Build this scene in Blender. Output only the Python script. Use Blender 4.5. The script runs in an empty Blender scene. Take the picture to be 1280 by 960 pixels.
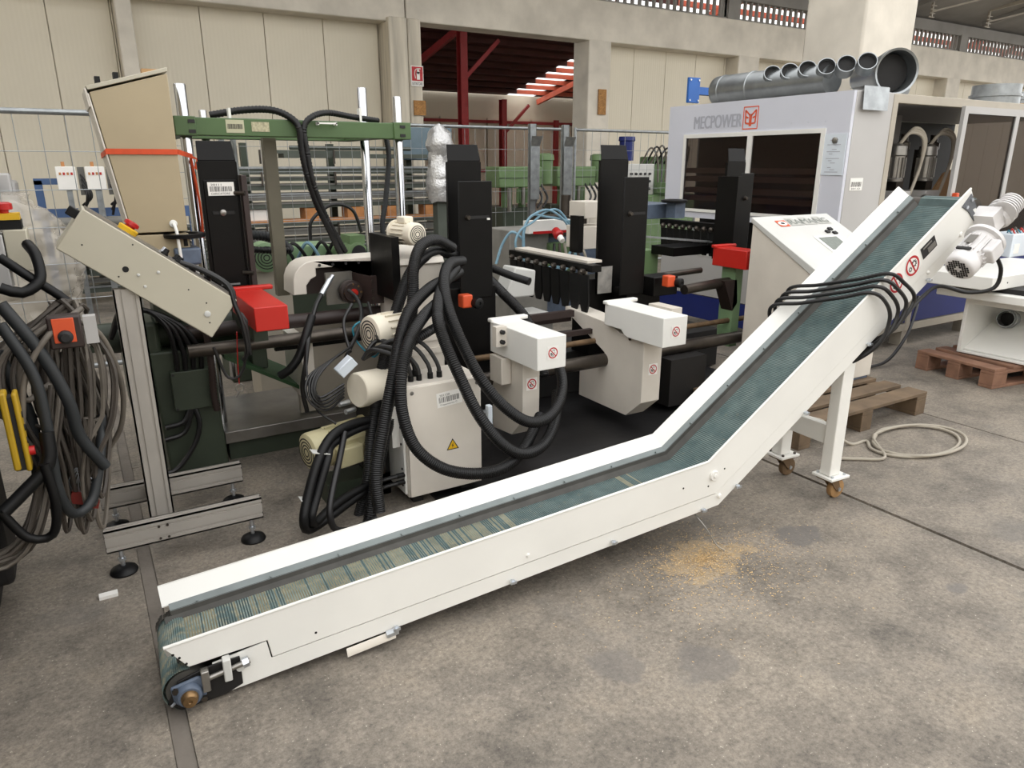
import bpy, bmesh, math, random
import mathutils, mathutils.noise
from math import sin, cos, radians as R, pi
from mathutils import Vector as V, Matrix
random.seed(7)
sc = bpy.context.scene
COL = sc.collection

# ---------------------------------------------------------------- camera, sky, light, exposure
CF, CT, CH, CP = 890.0, R(17.18), 1.5, R(31)
cd = bpy.data.cameras.new('camera'); cam = bpy.data.objects.new('camera', cd); COL.objects.link(cam)
cam.location = (0, 0, CH); cam.rotation_euler = (pi/2 - CT, 0, -CP)
cd.sensor_width = 36; cd.lens = CF/1280*36; cd.clip_start = .05; cd.clip_end = 200
sc.camera = cam
wd = bpy.data.worlds.new('overcast_sky'); sc.world = wd; wd.use_nodes = True
wn = wd.node_tree.nodes['Background']; wn.inputs['Color'].default_value = (1.0, .995, .985, 1); wn.inputs['Strength'].default_value = 2.35
sc.view_settings.view_transform = 'Standard'; sc.view_settings.look = 'None'
sc.view_settings.gamma = 1; sc.view_settings.use_curve_mapping = False
sc.view_settings.exposure = 0.03
def area_light(name, loc, size, power, col=(1, .97, .93), rot=(0, 0, 0)):
    l = bpy.data.lights.new(name, 'AREA'); l.shape = 'RECTANGLE'; l.size, l.size_y = size; l.energy = power; l.color = col
    o = bpy.data.objects.new(name, l); COL.objects.link(o); o.location = loc; o.rotation_euler = rot
    return o

# ---------------------------------------------------------------- helpers
def at(x, y, z=None, a=None, b=None):
    u = (x-640)/CF; v = -(y-480)/CF
    r = (u, cos(CT)+v*sin(CT), -sin(CT)+v*cos(CT))
    r = V((r[0]*cos(CP)+r[1]*sin(CP), -r[0]*sin(CP)+r[1]*cos(CP), r[2]))
    t = (z-CH)/r.z if z is not None else (a/r.x if a is not None else b/r.y)
    return V((0, 0, CH)) + r*t
def lin(c):
    return tuple(((x/255)/12.92 if x/255 <= .04045 else ((x/255+.055)/1.055)**2.4) for x in c)
def M(name, rgb, rough=.5, metal=0, var=.12, scale=6, bump=0, bscale=None, spec=.5, coat=0, detail=4):
    m = bpy.data.materials.new(name); m.use_nodes = True; nt = m.node_tree; b = nt.nodes['Principled BSDF']
    c = lin(rgb)
    b.inputs['Roughness'].default_value = rough; b.inputs['Metallic'].default_value = metal
    b.inputs['Specular IOR Level'].default_value = spec; b.inputs['Coat Weight'].default_value = coat
    tc = nt.nodes.new('ShaderNodeTexCoord'); n = nt.nodes.new('ShaderNodeTexNoise')
    n.inputs['Scale'].default_value = scale; n.inputs['Detail'].default_value = detail
    nt.links.new(tc.outputs['Object'], n.inputs['Vector'])
    rp = nt.nodes.new('ShaderNodeValToRGB')
    rp.color_ramp.elements[0].position = .3; rp.color_ramp.elements[1].position = .7
    rp.color_ramp.elements[0].color = tuple(x*(1-var) for x in c)+(1,)
    rp.color_ramp.elements[1].color = tuple(min(1, x*(1+var*.6)) for x in c)+(1,)
    nt.links.new(n.outputs['Fac'], rp.inputs['Fac']); nt.links.new(rp.outputs['Color'], b.inputs['Base Color'])
    if bump:
        n2 = nt.nodes.new('ShaderNodeTexNoise'); n2.inputs['Scale'].default_value = bscale or scale*8
        nt.links.new(tc.outputs['Object'], n2.inputs['Vector'])
        bp = nt.nodes.new('ShaderNodeBump'); bp.inputs['Strength'].default_value = bump; bp.inputs['Distance'].default_value = .01
        nt.links.new(n2.outputs['Fac'], bp.inputs['Height']); nt.links.new(bp.outputs['Normal'], b.inputs['Normal'])
    return m
WM = {}
def wmat(o): return WM.get(o.name, Matrix.Identity(4)) if o else Matrix.Identity(4)
class MB:
    def __init__(s): s.v = []; s.f = []; s.mi = []; s.cur = 0
    def add(s, vs, fs):
        k = len(s.v); s.v += [V(p) for p in vs]; s.f += [tuple(i+k for i in f) for f in fs]; s.mi += [s.cur]*len(fs); return s
    def box(s, x0, x1, y0, y1, z0, z1):
        return s.add([(x, y, z) for x in (x0, x1) for y in (y0, y1) for z in (z0, z1)],
                     [(0, 1, 3, 2), (4, 6, 7, 5), (0, 4, 5, 1), (2, 3, 7, 6), (0, 2, 6, 4), (1, 5, 7, 3)])
    def obox(s, c, ax, ay, az):      # centre and three half-axis vectors
        c, ax, ay, az = V(c), V(ax), V(ay), V(az)
        return s.add([c+ax*i+ay*j+az*k for i in (-1, 1) for j in (-1, 1) for k in (-1, 1)],
                     [(0, 1, 3, 2), (4, 6, 7, 5), (0, 4, 5, 1), (2, 3, 7, 6), (0, 2, 6, 4), (1, 5, 7, 3)])
    def bar(s, p, q, wd, h, up=(0, 0, 1)):
        p, q = V(p), V(q); d = (q-p).normalized(); up = V(up)
        if abs(d.dot(up)) > .98: up = V((0, 1, 0))
        sd = d.cross(up).normalized(); u2 = sd.cross(d)
        return s.obox((p+q)/2, (q-p)/2, sd*wd/2, u2*h/2)
    def prism(s, pts, vec):
        n = len(pts); vec = V(vec); pts = [V(p) for p in pts]
        return s.add(pts+[p+vec for p in pts], [tuple(range(n))[::-1], tuple(range(n, 2*n))]+[(i, (i+1) % n, n+(i+1) % n, n+i) for i in range(n)])
    def cyl(s, p, q, r, r2=None, n=16, caps=True):
        p, q = V(p), V(q); d = (q-p).normalized(); r2 = r if r2 is None else r2
        u = d.orthogonal().normalized(); w = d.cross(u)
        vs = []
        for c, rr in ((p, r), (q, r2)):
            vs += [c+(u*cos(2*pi*i/n)+w*sin(2*pi*i/n))*rr for i in range(n)]
        fs = [(i, (i+1) % n, n+(i+1) % n, n+i) for i in range(n)]
        if caps: fs += [tuple(range(n))[::-1], tuple(range(n, 2*n))]
        return s.add(vs, fs)
    def lathe(s, p, d, prof, n=20, caps=True):   # prof: (distance along d, radius)
        p, d = V(p), V(d).normalized(); u = d.orthogonal().normalized(); w = d.cross(u); vs = []; fs = []
        for (t, r) in prof: vs += [p+d*t+(u*cos(2*pi*i/n)+w*sin(2*pi*i/n))*r for i in range(n)]
        for k in range(len(prof)-1):
            fs += [(k*n+i, k*n+(i+1) % n, (k+1)*n+(i+1) % n, (k+1)*n+i) for i in range(n)]
        if caps:
            fs += [tuple(range(n))[::-1], tuple(range((len(prof)-1)*n, len(prof)*n))]
        return s.add(vs, fs)
    def ring(s, c, nrm, r0, r1, h, n=24):
        return s.lathe(c, nrm, [(0, r0), (h, r0), (h, r1), (0, r1), (0, r0)], n, False)
    def tube(s, pts, r, n=8, step=.02, corr=0, closed=False):
        P = spline(pts, step, closed); m = len(P); vs = []; fs = []; u = None
        for i, p in enumerate(P):
            a = P[i-1] if (i > 0 or closed) else p; b = P[(i+1) % m] if (i < m-1 or closed) else p
            d = (b-a); d = d.normalized() if d.length > 1e-9 else V((0, 0, 1))
            u = d.orthogonal().normalized() if u is None else (u-d*u.dot(d))
            u = u.normalized() if u.length > 1e-6 else d.orthogonal().normalized()
            w = d.cross(u); rr = r+(corr if i % 2 else -corr)
            vs += [p+(u*cos(2*pi*k/n)+w*sin(2*pi*k/n))*rr for k in range(n)]
        for i in range(m if closed else m-1):
            j = (i+1) % m
            fs += [(i*n+k, i*n+(k+1) % n, j*n+(k+1) % n, j*n+k) for k in range(n)]
        if not closed: fs += [tuple(range(n))[::-1], tuple(range((m-1)*n, m*n))]
        return s.add(vs, fs)
    def ball(s, c, r, n=12, sq=(1, 1, 1)):
        c = V(c); prof = []; vs = []; fs = []; h = n//2
        for j in range(h+1):
            t = pi*j/h
            vs += [c+V((sq[0]*r*sin(t)*cos(2*pi*i/n), sq[1]*r*sin(t)*sin(2*pi*i/n), sq[2]*r*cos(t))) for i in range(n)]
        for j in range(h): fs += [(j*n+i, (j+1)*n+i, (j+1)*n+(i+1) % n, j*n+(i+1) % n) for i in range(n)]
        return s.add(vs, fs)
    def build(s, name, mat, parent=None, bevel=0, seg=2, smooth=True, inv=None):
        me = bpy.data.meshes.new(name)
        T = wmat(parent).inverted() if parent else Matrix.Identity(4)
        vs = s.v; loc = V((0, 0, 0))
        if not parent and vs:
            xs = [p.x for p in vs]; ys = [p.y for p in vs]; zs = [p.z for p in vs]
            loc = V(((min(xs)+max(xs))/2, (min(ys)+max(ys))/2, min(zs)))
            vs = [p-loc for p in vs]
        else: vs = [T @ p for p in vs]
        me.from_pydata([tuple(p) for p in vs], [], s.f)
        bm = bmesh.new(); bm.from_mesh(me); bmesh.ops.recalc_face_normals(bm, faces=bm.faces); bm.to_mesh(me); bm.free()
        for mm in (mat if isinstance(mat, (list, tuple)) else [mat]): me.materials.append(mm)
        if isinstance(mat, (list, tuple)): me.polygons.foreach_set('material_index', s.mi)
        if smooth:
            me.polygons.foreach_set('use_smooth', [True]*len(me.polygons)); me.set_sharp_from_angle(angle=R(38))
        o = bpy.data.objects.new(name, me); COL.objects.link(o)
        if parent: o.parent = parent; WM[o.name] = wmat(parent)
        else: o.location = loc; WM[o.name] = Matrix.Translation(loc)
        if bevel:
            bv = o.modifiers.new('bevel', 'BEVEL'); bv.width = bevel; bv.segments = seg; bv.limit_method = 'ANGLE'; bv.angle_limit = R(40)
            bv.use_clamp_overlap = True
        return o
def spline(pts, step, closed=False):
    P = [V(p) for p in pts]; n = len(P); out = []
    if n == 2 and not closed:
        k = max(1, int((P[1]-P[0]).length/step)); return [P[0].lerp(P[1], i/k) for i in range(k+1)]
    for i in range(n if closed else n-1):
        p1, p2 = P[i], P[(i+1) % n]
        p0 = P[i-1] if (i > 0 or closed) else p1*2-p2
        p3 = P[(i+2) % n] if (i < n-2 or closed) else p2*2-p1
        k = max(2, int((p2-p1).length/step))
        for j in range(k):
            t = j/k
            out.append(.5*((2*p1)+(p2-p0)*t+(2*p0-5*p1+4*p2-p3)*t*t+(3*p1-p0-3*p2+p3)*t**3))
    if not closed: out.append(P[-1])
    return out
def tag(o, label=None, cat=None, group=None, kind=None):
    if label: o['label'] = label
    if cat: o['category'] = cat
    if group: o['group'] = group
    if kind: o['kind'] = kind
    return o
def thing(name, loc, label, cat, group=None, rz=0):
    o = bpy.data.objects.new(name, None); COL.objects.link(o); o.empty_display_size = .1
    o.location = loc; o.rotation_euler = (0, 0, rz)
    WM[o.name] = Matrix.Translation(V(loc)) @ Matrix.Rotation(rz, 4, 'Z')
    return tag(o, label, cat, group)
def struct(mb, name, mat, parent=None, **k):
    o = mb.build(name, mat, parent, **k)
    if not parent: o['kind'] = 'structure'
    return o
def text(name, body, mat, parent, origin, xd, yd, height, width=None, depth=.0006):
    """flat lettering on a surface: origin = lower left corner, xd / yd = direction of writing and of letter height"""
    cu = bpy.data.curves.new(name, 'FONT'); cu.body = body; cu.size = 1; cu.offset = 0
    tmp = bpy.data.objects.new(name, cu); me = bpy.data.meshes.new_from_object(tmp); bpy.data.objects.remove(tmp)
    xs = [v.co.x for v in me.vertices]; ys = [v.co.y for v in me.vertices]
    x0, x1, y0, y1 = min(xs), max(xs), min(ys), max(ys); xd, yd, o0 = V(xd).normalized(), V(yd).normalized(), V(origin)
    n = xd.cross(yd).normalized(); sy = height/(y1-y0); sx = (width/(x1-x0)) if width else sy
    T = wmat(parent).inverted()
    for v in me.vertices: v.co = T @ (o0+xd*(v.co.x-x0)*sx+yd*(v.co.y-y0)*sy+n*depth)
    me.materials.clear(); me.materials.append(mat)
    o = bpy.data.objects.new(name, me); COL.objects.link(o); o.parent = parent; WM[o.name] = wmat(parent)
    return o
def sticker(mb, o, xd, yd, w, h, t=.0008):
    o, xd, yd = V(o), V(xd).normalized(), V(yd).normalized(); n = xd.cross(yd)
    return mb.prism([o, o+xd*w, o+xd*w+yd*h, o+yd*h], n*t)
def barcode(parent, o, xd, yd, w, h, words=None, top=None, mat=None):
    o, xd, yd = V(o), V(xd).normalized(), V(yd).normalized(); n = xd.cross(yd)
    st = sticker(MB(), o, xd, yd, w, h).build('barcode_label', mat or m_paper, parent, smooth=False)
    mb = MB(); x = w*.08; rr = random.Random(int(w*9000))
    while x < w*.9:
        bw = w*rr.choice((.012, .02, .03)); sticker(mb, o+xd*x+yd*h*.3+n*.0008, xd, yd, bw, h*.38, .0004); x += bw+w*rr.choice((.012, .018, .03))
    if parent.type == 'EMPTY':
        mb.build('barcode_stripes', m_ink, st, smooth=False)
        if words: text('lettering', words, m_ink, st, o+xd*w*.1+yd*h*.07+n*.001, xd, yd, h*.15, w*.72)
        if top: text('lettering', top, m_ink, st, o+xd*w*.12+yd*h*.73+n*.001, xd, yd, h*.15, w*.4)
    return st
def no_sign(parent, c, xd, yd, r, kind='hand', plate=True, ry=None):
    """round prohibition sticker: red ring and slash over a black pictogram"""
    c, xd, yd = V(c), V(xd).normalized(), V(yd).normalized(); n = xd.cross(yd); ry = ry or r
    mb = MB()
    def disc(r0, r1, h0, m, k=28):
        mb.cur = m; vs = []; 
        for rr in (r0, r1): vs += [c+xd*cos(2*pi*i/k)*rr+yd*sin(2*pi*i/k)*rr*ry/r+n*h0 for i in range(k)]
        if r0 == 0: mb.add(vs[k:], [tuple(range(k))])
        else: mb.add(vs, [(i, (i+1) % k, k+(i+1) % k, k+i) for i in range(k)])
    mb.cur = 0
    if plate: sticker(mb, c-xd*r*1.18-yd*ry*1.18, xd, yd, r*2.36, ry*2.36, .0008)
    disc(0, r*1.06, .001, 0); disc(r*.78, r, .0014, 1)
    d = (xd*r-yd*ry).normalized(); e = (xd*r+yd*ry).normalized(); mb.cur = 1
    mb.add([c+d*r*.8+e*r*.09+n*.0019, c-d*r*.8+e*r*.09+n*.0019, c-d*r*.8-e*r*.09+n*.0019, c+d*r*.8-e*r*.09+n*.0019], [(0, 1, 2, 3)])
    mb.cur = 2; h = n*.0015
    def blob(x, y, q, k=8): mb.add([c+xd*(x*r+q*r*cos(2*pi*i/k))+yd*(y*ry+q*ry*sin(2*pi*i/k))+h for i in range(k)], [tuple(range(k))])
    def strip(x0, y0, x1, y1, t):
        p, q = c+xd*x0*r+yd*y0*ry+h, c+xd*x1*r+yd*y1*ry+h; s = n.cross(q-p).normalized()*t*r/2; mb.add([p+s, q+s, q-s, p-s], [(0, 1, 2, 3)])
    if kind == 'gear':
        for cx, cy, q in ((.18, .22, .3), (-.25, -.36, .2)):
            for i in range(9):
                t = 2*pi*i/9; strip(cx+q*.75*cos(t), cy+q*.75*sin(t), cx+q*1.3*cos(t), cy+q*1.3*sin(t), q*.42)
            for i in range(14):
                t = 2*pi*i/14; strip(cx+q*.8*cos(t), cy+q*.8*sin(t), cx+q*.8*cos(t+.5), cy+q*.8*sin(t+.5), q*.35)
    else:
        for x0, y0, x1, y1 in ((-.1, .45, .3, .55), (.3, .55, .35, .2), (-.1, .45, -.05, .3), (-.5, -.1, -.35, -.5), (-.35, -.5, .05, -.6), (.05, -.6, .15, -.25), (-.25, -.1, .1, -.2), (.4, .1, .45, -.1)):
            strip(x0, y0, x1, y1, .09)
        blob(-.38, -.1, .16); blob(-.2, -.32, .12)
    return mb.build('prohibition_sticker', [m_paper, m_signred, m_ink], parent, smooth=False)

# ---------------------------------------------------------------- materials
m_paper = M('label_paper', (235, 233, 228), .6, var=.04)
m_ink = M('printing_ink', (28, 27, 28), .6)
m_greyink = M('grey_print', (172, 174, 184), .6, var=.05)
m_fadedink = M('faded_print', (120, 126, 120), .6, var=.15, scale=60)
m_signred = M('sign_red', (178, 24, 34), .45, var=.05)
m_white = M('white_machine_paint', (230, 229, 224), .38, var=.05, scale=3, bump=.02, bscale=90)
m_white2 = M('ivory_machine_paint', (214, 207, 196), .42, var=.08, scale=4)
m_cream = M('cream_cabinet_paint', (186, 180, 162), .45, var=.06, scale=3)
m_beige = M('beige_cabinet_paint', (170, 155, 126), .5, var=.08, scale=3)
m_grey = M('light_grey_paint', (200, 200, 196), .45, var=.08, scale=3)
m_lilac = M('lilac_grey_paint', (206, 208, 218), .4, var=.05, scale=2)
m_greyp = M('warm_grey_paint', (178, 176, 174), .45, var=.05, scale=2)
m_frame = M('taupe_frame_paint', (168, 160, 146), .5, var=.08)
m_black = M('black_steel_paint', (8, 7, 7), .4, var=.35, scale=9, bump=.03, spec=.22)
m_blackmatt = M('matt_black_steel', (20, 18, 18), .6, var=.35, scale=5, bump=.05)
m_brownblack = M('brown_black_cover', (48, 36, 33), .5, var=.2)
m_rubber = M('black_rubber', (12, 12, 13), .48, var=.25, scale=20, spec=.3)
m_hose = M('dusty_black_hose', (20, 20, 21), .42, var=.4, scale=9, bump=.1, bscale=200, spec=.35)
m_cable = M('black_cable', (18, 17, 18), .42, var=.2, scale=15)
m_greycable = M('grey_cable', (104, 97, 88), .55, var=.3, scale=12)
m_browncable = M('brown_grey_cable', (72, 65, 58), .6, var=.3, scale=12)
m_darkcable = M('slate_hose', (36, 39, 41), .55, var=.25, scale=12)
m_bluecable = M('blue_cable', (122, 158, 176), .5, var=.12, scale=12)
m_teal = M('teal_cable', (40, 120, 140), .5)
m_steel = M('machined_steel', (150, 147, 142), .35, .85, var=.2, scale=8, bump=.04)
m_darksteel = M('oily_steel', (82, 76, 70), .38, .8, var=.35, scale=7, bump=.05)
m_chrome = M('chrome', (188, 190, 194), .12, 1, var=.03)
m_galv = M('galvanised_steel', (158, 162, 164), .4, .75, var=.22, scale=14)
m_galv2 = M('galvanised_duct', (150, 154, 156), .34, .85, var=.18, scale=9, bump=.04, bscale=20)
m_alu = M('aluminium_profile', (178, 173, 166), .42, .35, var=.08, scale=6)
m_olive = M('olive_post_paint', (98, 93, 78), .55, var=.15)
m_zinc = M('zinc_bolt', (205, 210, 216), .3, .9, var=.15, scale=60)
m_greygrey = M('grey_rail_paint', (120, 128, 128), .5, var=.2, scale=8)
m_seal = M('rubber_seal', (72, 70, 66), .6, var=.25, scale=14)
m_green = M('machine_green', (104, 130, 88), .5, var=.16, scale=6)
m_gantry = M('gantry_green', (74, 99, 60), .45, var=.12, scale=5)
m_dkgreen = M('dark_machine_green', (54, 63, 50), .5, var=.2, scale=6)
m_deepgreen = M('deep_green_panel', (34, 66, 34), .5, var=.15)
m_palegreen = M('pale_green_motor', (122, 150, 112), .45, var=.12)
m_redpaint = M('red_cover_paint', (184, 34, 24), .4, var=.06)
m_orange = M('orange_plastic', (214, 84, 44), .45, var=.08)
m_strap = M('orange_strap', (206, 74, 30), .6, var=.08, scale=40)
m_yellow = M('yellow_plastic', (222, 176, 34), .4, var=.08)
m_pendant = M('dirty_yellow_plastic', (176, 142, 28), .5, var=.12)
m_estop = M('emergency_red', (176, 24, 24), .35, var=.06)
m_motor = M('ivory_motor', (226, 218, 200), .45, var=.08, scale=9)
m_motorbeige = M('yellowed_motor', (196, 188, 150), .45, var=.12, scale=9)
m_motorwhite = M('dusty_white_motor', (218, 216, 216), .5, var=.12, scale=12)
m_bluep = M('blue_panel_paint', (14, 32, 104), .5, var=.08)
m_bluearm = M('blue_arm_paint', (38, 98, 176), .45, var=.08)
m_bluefr = M('blue_frame_paint', (72, 98, 140), .5, var=.15)
m_bearing = M('blue_grey_casting', (88, 100, 118), .5, var=.2, scale=20)
m_brass = M('worn_brass', (140, 112, 78), .4, .8, var=.3, scale=30)
m_rust = M('rusty_steel', (112, 90, 66), .65, .4, var=.4, scale=20)
m_wheel = M('amber_polyurethane', (158, 122, 80), .5, var=.25, scale=20)
m_wood = M('weathered_pallet_wood', (108, 90, 70), .8, var=.35, scale=7, bump=.1)
m_wood2 = M('orange_pine', (186, 128, 78), .75, var=.3, scale=9)
m_woodred = M('reddish_pallet_wood', (140, 104, 84), .8, var=.3, scale=8, bump=.1)
m_card = M('cardboard', (176, 140, 98), .8, var=.12)
m_concrete = M('concrete', (214, 207, 194), .85, var=.16, scale=2.2, bump=.15, bscale=18, detail=8)
m_stained = M('stained_concrete', (206, 198, 182), .85, var=.3, scale=5, bump=.12, bscale=14, detail=8)
_t = m_stained.node_tree; _mp = _t.nodes.new('ShaderNodeMapping'); _mp.inputs['Scale'].default_value = (1.6, 1.6, .14)
_n = [n for n in _t.nodes if n.type == 'TEX_NOISE'][0]; _tc = [n for n in _t.nodes if n.type == 'TEX_COORD'][0]
_t.links.new(_tc.outputs['Object'], _mp.inputs[0]); _t.links.new(_mp.outputs[0], _n.inputs['Vector'])
m_concdark = M('grey_roof_concrete', (138, 135, 130), .85, var=.16, scale=1.5, bump=.1, detail=8)
m_redsteel = M('red_structural_steel', (150, 44, 46), .55, var=.12)
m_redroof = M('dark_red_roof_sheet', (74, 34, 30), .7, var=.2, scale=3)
m_orangesteel = M('orange_primer_steel', (200, 96, 70), .6, var=.1)
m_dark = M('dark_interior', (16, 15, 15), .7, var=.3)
m_mat = M('black_floor_mat', (25, 24, 25), .5, var=.4, scale=3, bump=.1)
m_osb = M('strand_board', (170, 124, 72), .8, var=.4, scale=40)
m_bluewhite = M('blue_white_box', (212, 220, 228), .45, var=.05)
m_bar = M('grey_green_steel_profile', (78, 84, 76), .65, 0, var=.3, scale=3)
m_bar2 = M('grey_steel_profile', (108, 107, 102), .6, .1, var=.3, scale=3)
m_blueteal = M('slate_blue_case', (98, 116, 126), .5, var=.1)
m_silverfoil = M('silver_bubble_foil', (205, 205, 205), .28, .6, var=.15, scale=30, bump=.8, bscale=45)
def glass_mat(name, rgb, alpha, rough=.06):
    m = bpy.data.materials.new(name); m.use_nodes = True; nt = m.node_tree; nt.nodes.clear()
    out = nt.nodes.new('ShaderNodeOutputMaterial'); mix = nt.nodes.new('ShaderNodeMixShader')
    tr = nt.nodes.new('ShaderNodeBsdfTransparent'); gl = nt.nodes.new('ShaderNodeBsdfPrincipled')
    c = lin(rgb); gl.inputs['Base Color'].default_value = c+(1,); gl.inputs['Roughness'].default_value = rough
    tr.inputs['Color'].default_value = (.55, .45, .4, 1) if alpha < .9 else (1, 1, 1, 1)
    tr.inputs['Color'].default_value = (*(min(1, x*3+.5) for x in c), 1)
    mix.inputs[0].default_value = alpha
    nt.links.new(tr.outputs[0], mix.inputs[1]); nt.links.new(gl.outputs[0], mix.inputs[2]); nt.links.new(mix.outputs[0], out.inputs[0])
    return m
m_smoke = glass_mat('smoked_pane', (40, 28, 24), .34)
m_film = glass_mat('clear_wrap_film', (205, 198, 186), .42, .12)
def translucent(name, rgb):
    m = bpy.data.materials.new(name); m.use_nodes = True; nt = m.node_tree; nt.nodes.clear()
    out = nt.nodes.new('ShaderNodeOutputMaterial'); mix = nt.nodes.new('ShaderNodeMixShader')
    t = nt.nodes.new('ShaderNodeBsdfTranslucent'); d = nt.nodes.new('ShaderNodeBsdfTransparent')
    t.inputs[0].default_value = lin(rgb)+(1,); mix.inputs[0].default_value = .5
    nt.links.new(d.outputs[0], mix.inputs[1]); nt.links.new(t.outputs[0], mix.inputs[2]); nt.links.new(mix.outputs[0], out.inputs[0])
    return m
m_skylight = translucent('translucent_roof_sheet', (245, 245, 242))
def floor_mat():
    m = bpy.data.materials.new('worn_concrete_floor'); m.use_nodes = True; nt = m.node_tree; b = nt.nodes['Principled BSDF']
    N = nt.nodes.new; L = nt.links.new
    geo = N('ShaderNodeNewGeometry')
    def noise(s, d=6, r=.55):
        n = N('ShaderNodeTexNoise'); n.inputs['Scale'].default_value = s; n.inputs['Detail'].default_value = d; n.inputs['Roughness'].default_value = r
        L(geo.outputs['Position'], n.inputs['Vector']); return n.outputs['Fac']
    def ramp(f, stops):
        rp = N('ShaderNodeValToRGB'); L(f, rp.inputs[0]); e = rp.color_ramp.elements
        while len(e) < len(stops): e.new(.5)
        for x, (p, c) in zip(e, stops): x.position = p; x.color = (*lin(c), 1)
        return rp.outputs[0]
    def mix(f, a, c, mode='MIX'):
        x = N('ShaderNodeMix'); x.data_type = 'RGBA'; x.blend_type = mode
        if isinstance(f, float): x.inputs[0].default_value = f
        else: L(f, x.inputs[0])
        L(a, x.inputs[6])
        if isinstance(c, tuple): x.inputs[7].default_value = (*lin(c), 1)
        else: L(c, x.inputs[7])
        return x.outputs[2]
    base = ramp(noise(1.3, 8, .62), [(.32, (118, 114, 108)), (.52, (154, 147, 138)), (.7, (174, 166, 154))])
    pat = ramp(noise(4.2, 8, .7), [(.36, (90, 87, 84)), (.55, (158, 151, 142)), (.75, (180, 168, 152))])
    col = mix(.5, base, pat)
    fine = ramp(noise(55, 6, .85), [(.34, (120, 114, 108)), (.5, (205, 199, 190)), (.66, (252, 248, 240))])
    col = mix(.75, col, fine, 'MULTIPLY'); 
    spk = N('ShaderNodeMath'); spk.operation = 'GREATER_THAN'; spk.inputs[1].default_value = .69; L(noise(110, 3, .7), spk.inputs[0])
    col = mix(spk.outputs[0], col, (206, 198, 184))
    dk = N('ShaderNodeMapRange'); dk.inputs[1].default_value = .58; dk.inputs[2].default_value = .72; L(noise(2.6, 5, .6), dk.inputs[0])
    dk2 = N('ShaderNodeMath'); dk2.operation = 'MULTIPLY'; dk2.inputs[1].default_value = .55; L(dk.outputs[0], dk2.inputs[0])
    col = mix(dk2.outputs[0], col, (104, 101, 98))
    # oil stains with a shape of their own and the sawdust tint
    def spot(c, r, col_in, rgb, amt, sx=1.0, wob=.35):
        v = N('ShaderNodeVectorMath'); v.operation = 'SUBTRACT'; L(geo.outputs['Position'], v.inputs[0]); v.inputs[1].default_value = (c[0], c[1], 0)
        s = N('ShaderNodeVectorMath'); s.operation = 'MULTIPLY'; L(v.outputs[0], s.inputs[0]); s.inputs[1].default_value = (1/r, 1/(r*sx), 0)
        l = N('ShaderNodeVectorMath'); l.operation = 'LENGTH'; L(s.outputs[0], l.inputs[0])
        w = N('ShaderNodeMath'); w.operation = 'MULTIPLY_ADD'; L(noise(9, 4), w.inputs[0]); w.inputs[1].default_value = wob*2; L(l.outputs['Value'], w.inputs[2])
        mr = N('ShaderNodeMapRange'); L(w.outputs[0], mr.inputs[0]); mr.inputs[1].default_value = .8+wob; mr.inputs[2].default_value = 1.05+wob; mr.inputs[3].default_value = amt; mr.inputs[4].default_value = 0
        return mix(mr.outputs[0], col_in, rgb)
    for c, r, sx, rgb, am in (((2.42, 1.68), .12, .7, (98, 95, 93), .7), ((2.6, 1.12), .05, .8, (100, 97, 96), .6), ((1.5, 1.3), .09, 1.2, (104, 100, 97), .5), ((1.25, 1.45), .07, 1.3, (104, 100, 97), .5)):
        col = spot(c, r, col, rgb, am, sx, 1.0)
    col = spot((1.93, 1.76), .2, col, (206, 178, 134), .28, .6, 1.6)
    L(col, b.inputs['Base Color']); b.inputs['Roughness'].default_value = .62
    b.inputs['Specular IOR Level'].default_value = .35
    n2 = noise(120, 3); bp = N('ShaderNodeBump'); bp.inputs['Strength'].default_value = .25; bp.inputs['Distance'].default_value = .006
    L(n2, bp.inputs['Height']); L(bp.outputs[0], b.inputs['Normal'])
    return m
m_floor = floor_mat()
def panel_mat():
    m = M('cream_wall_sheet', (217, 209, 190), .6, var=.05, scale=.7)
    nt = m.node_tree; b = nt.nodes['Principled BSDF']; w = nt.nodes.new('ShaderNodeTexWave'); w.inputs['Scale'].default_value = 5; tc = nt.nodes.new('ShaderNodeTexCoord')
    nt.links.new(tc.outputs['Object'], w.inputs[0]); bp = nt.nodes.new('ShaderNodeBump'); bp.inputs['Strength'].default_value = .12; bp.inputs['Distance'].default_value = .01
    nt.links.new(w.outputs[1], bp.inputs['Height']); nt.links.new(bp.outputs[0], b.inputs['Normal']); return m
m_panel = panel_mat()
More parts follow.
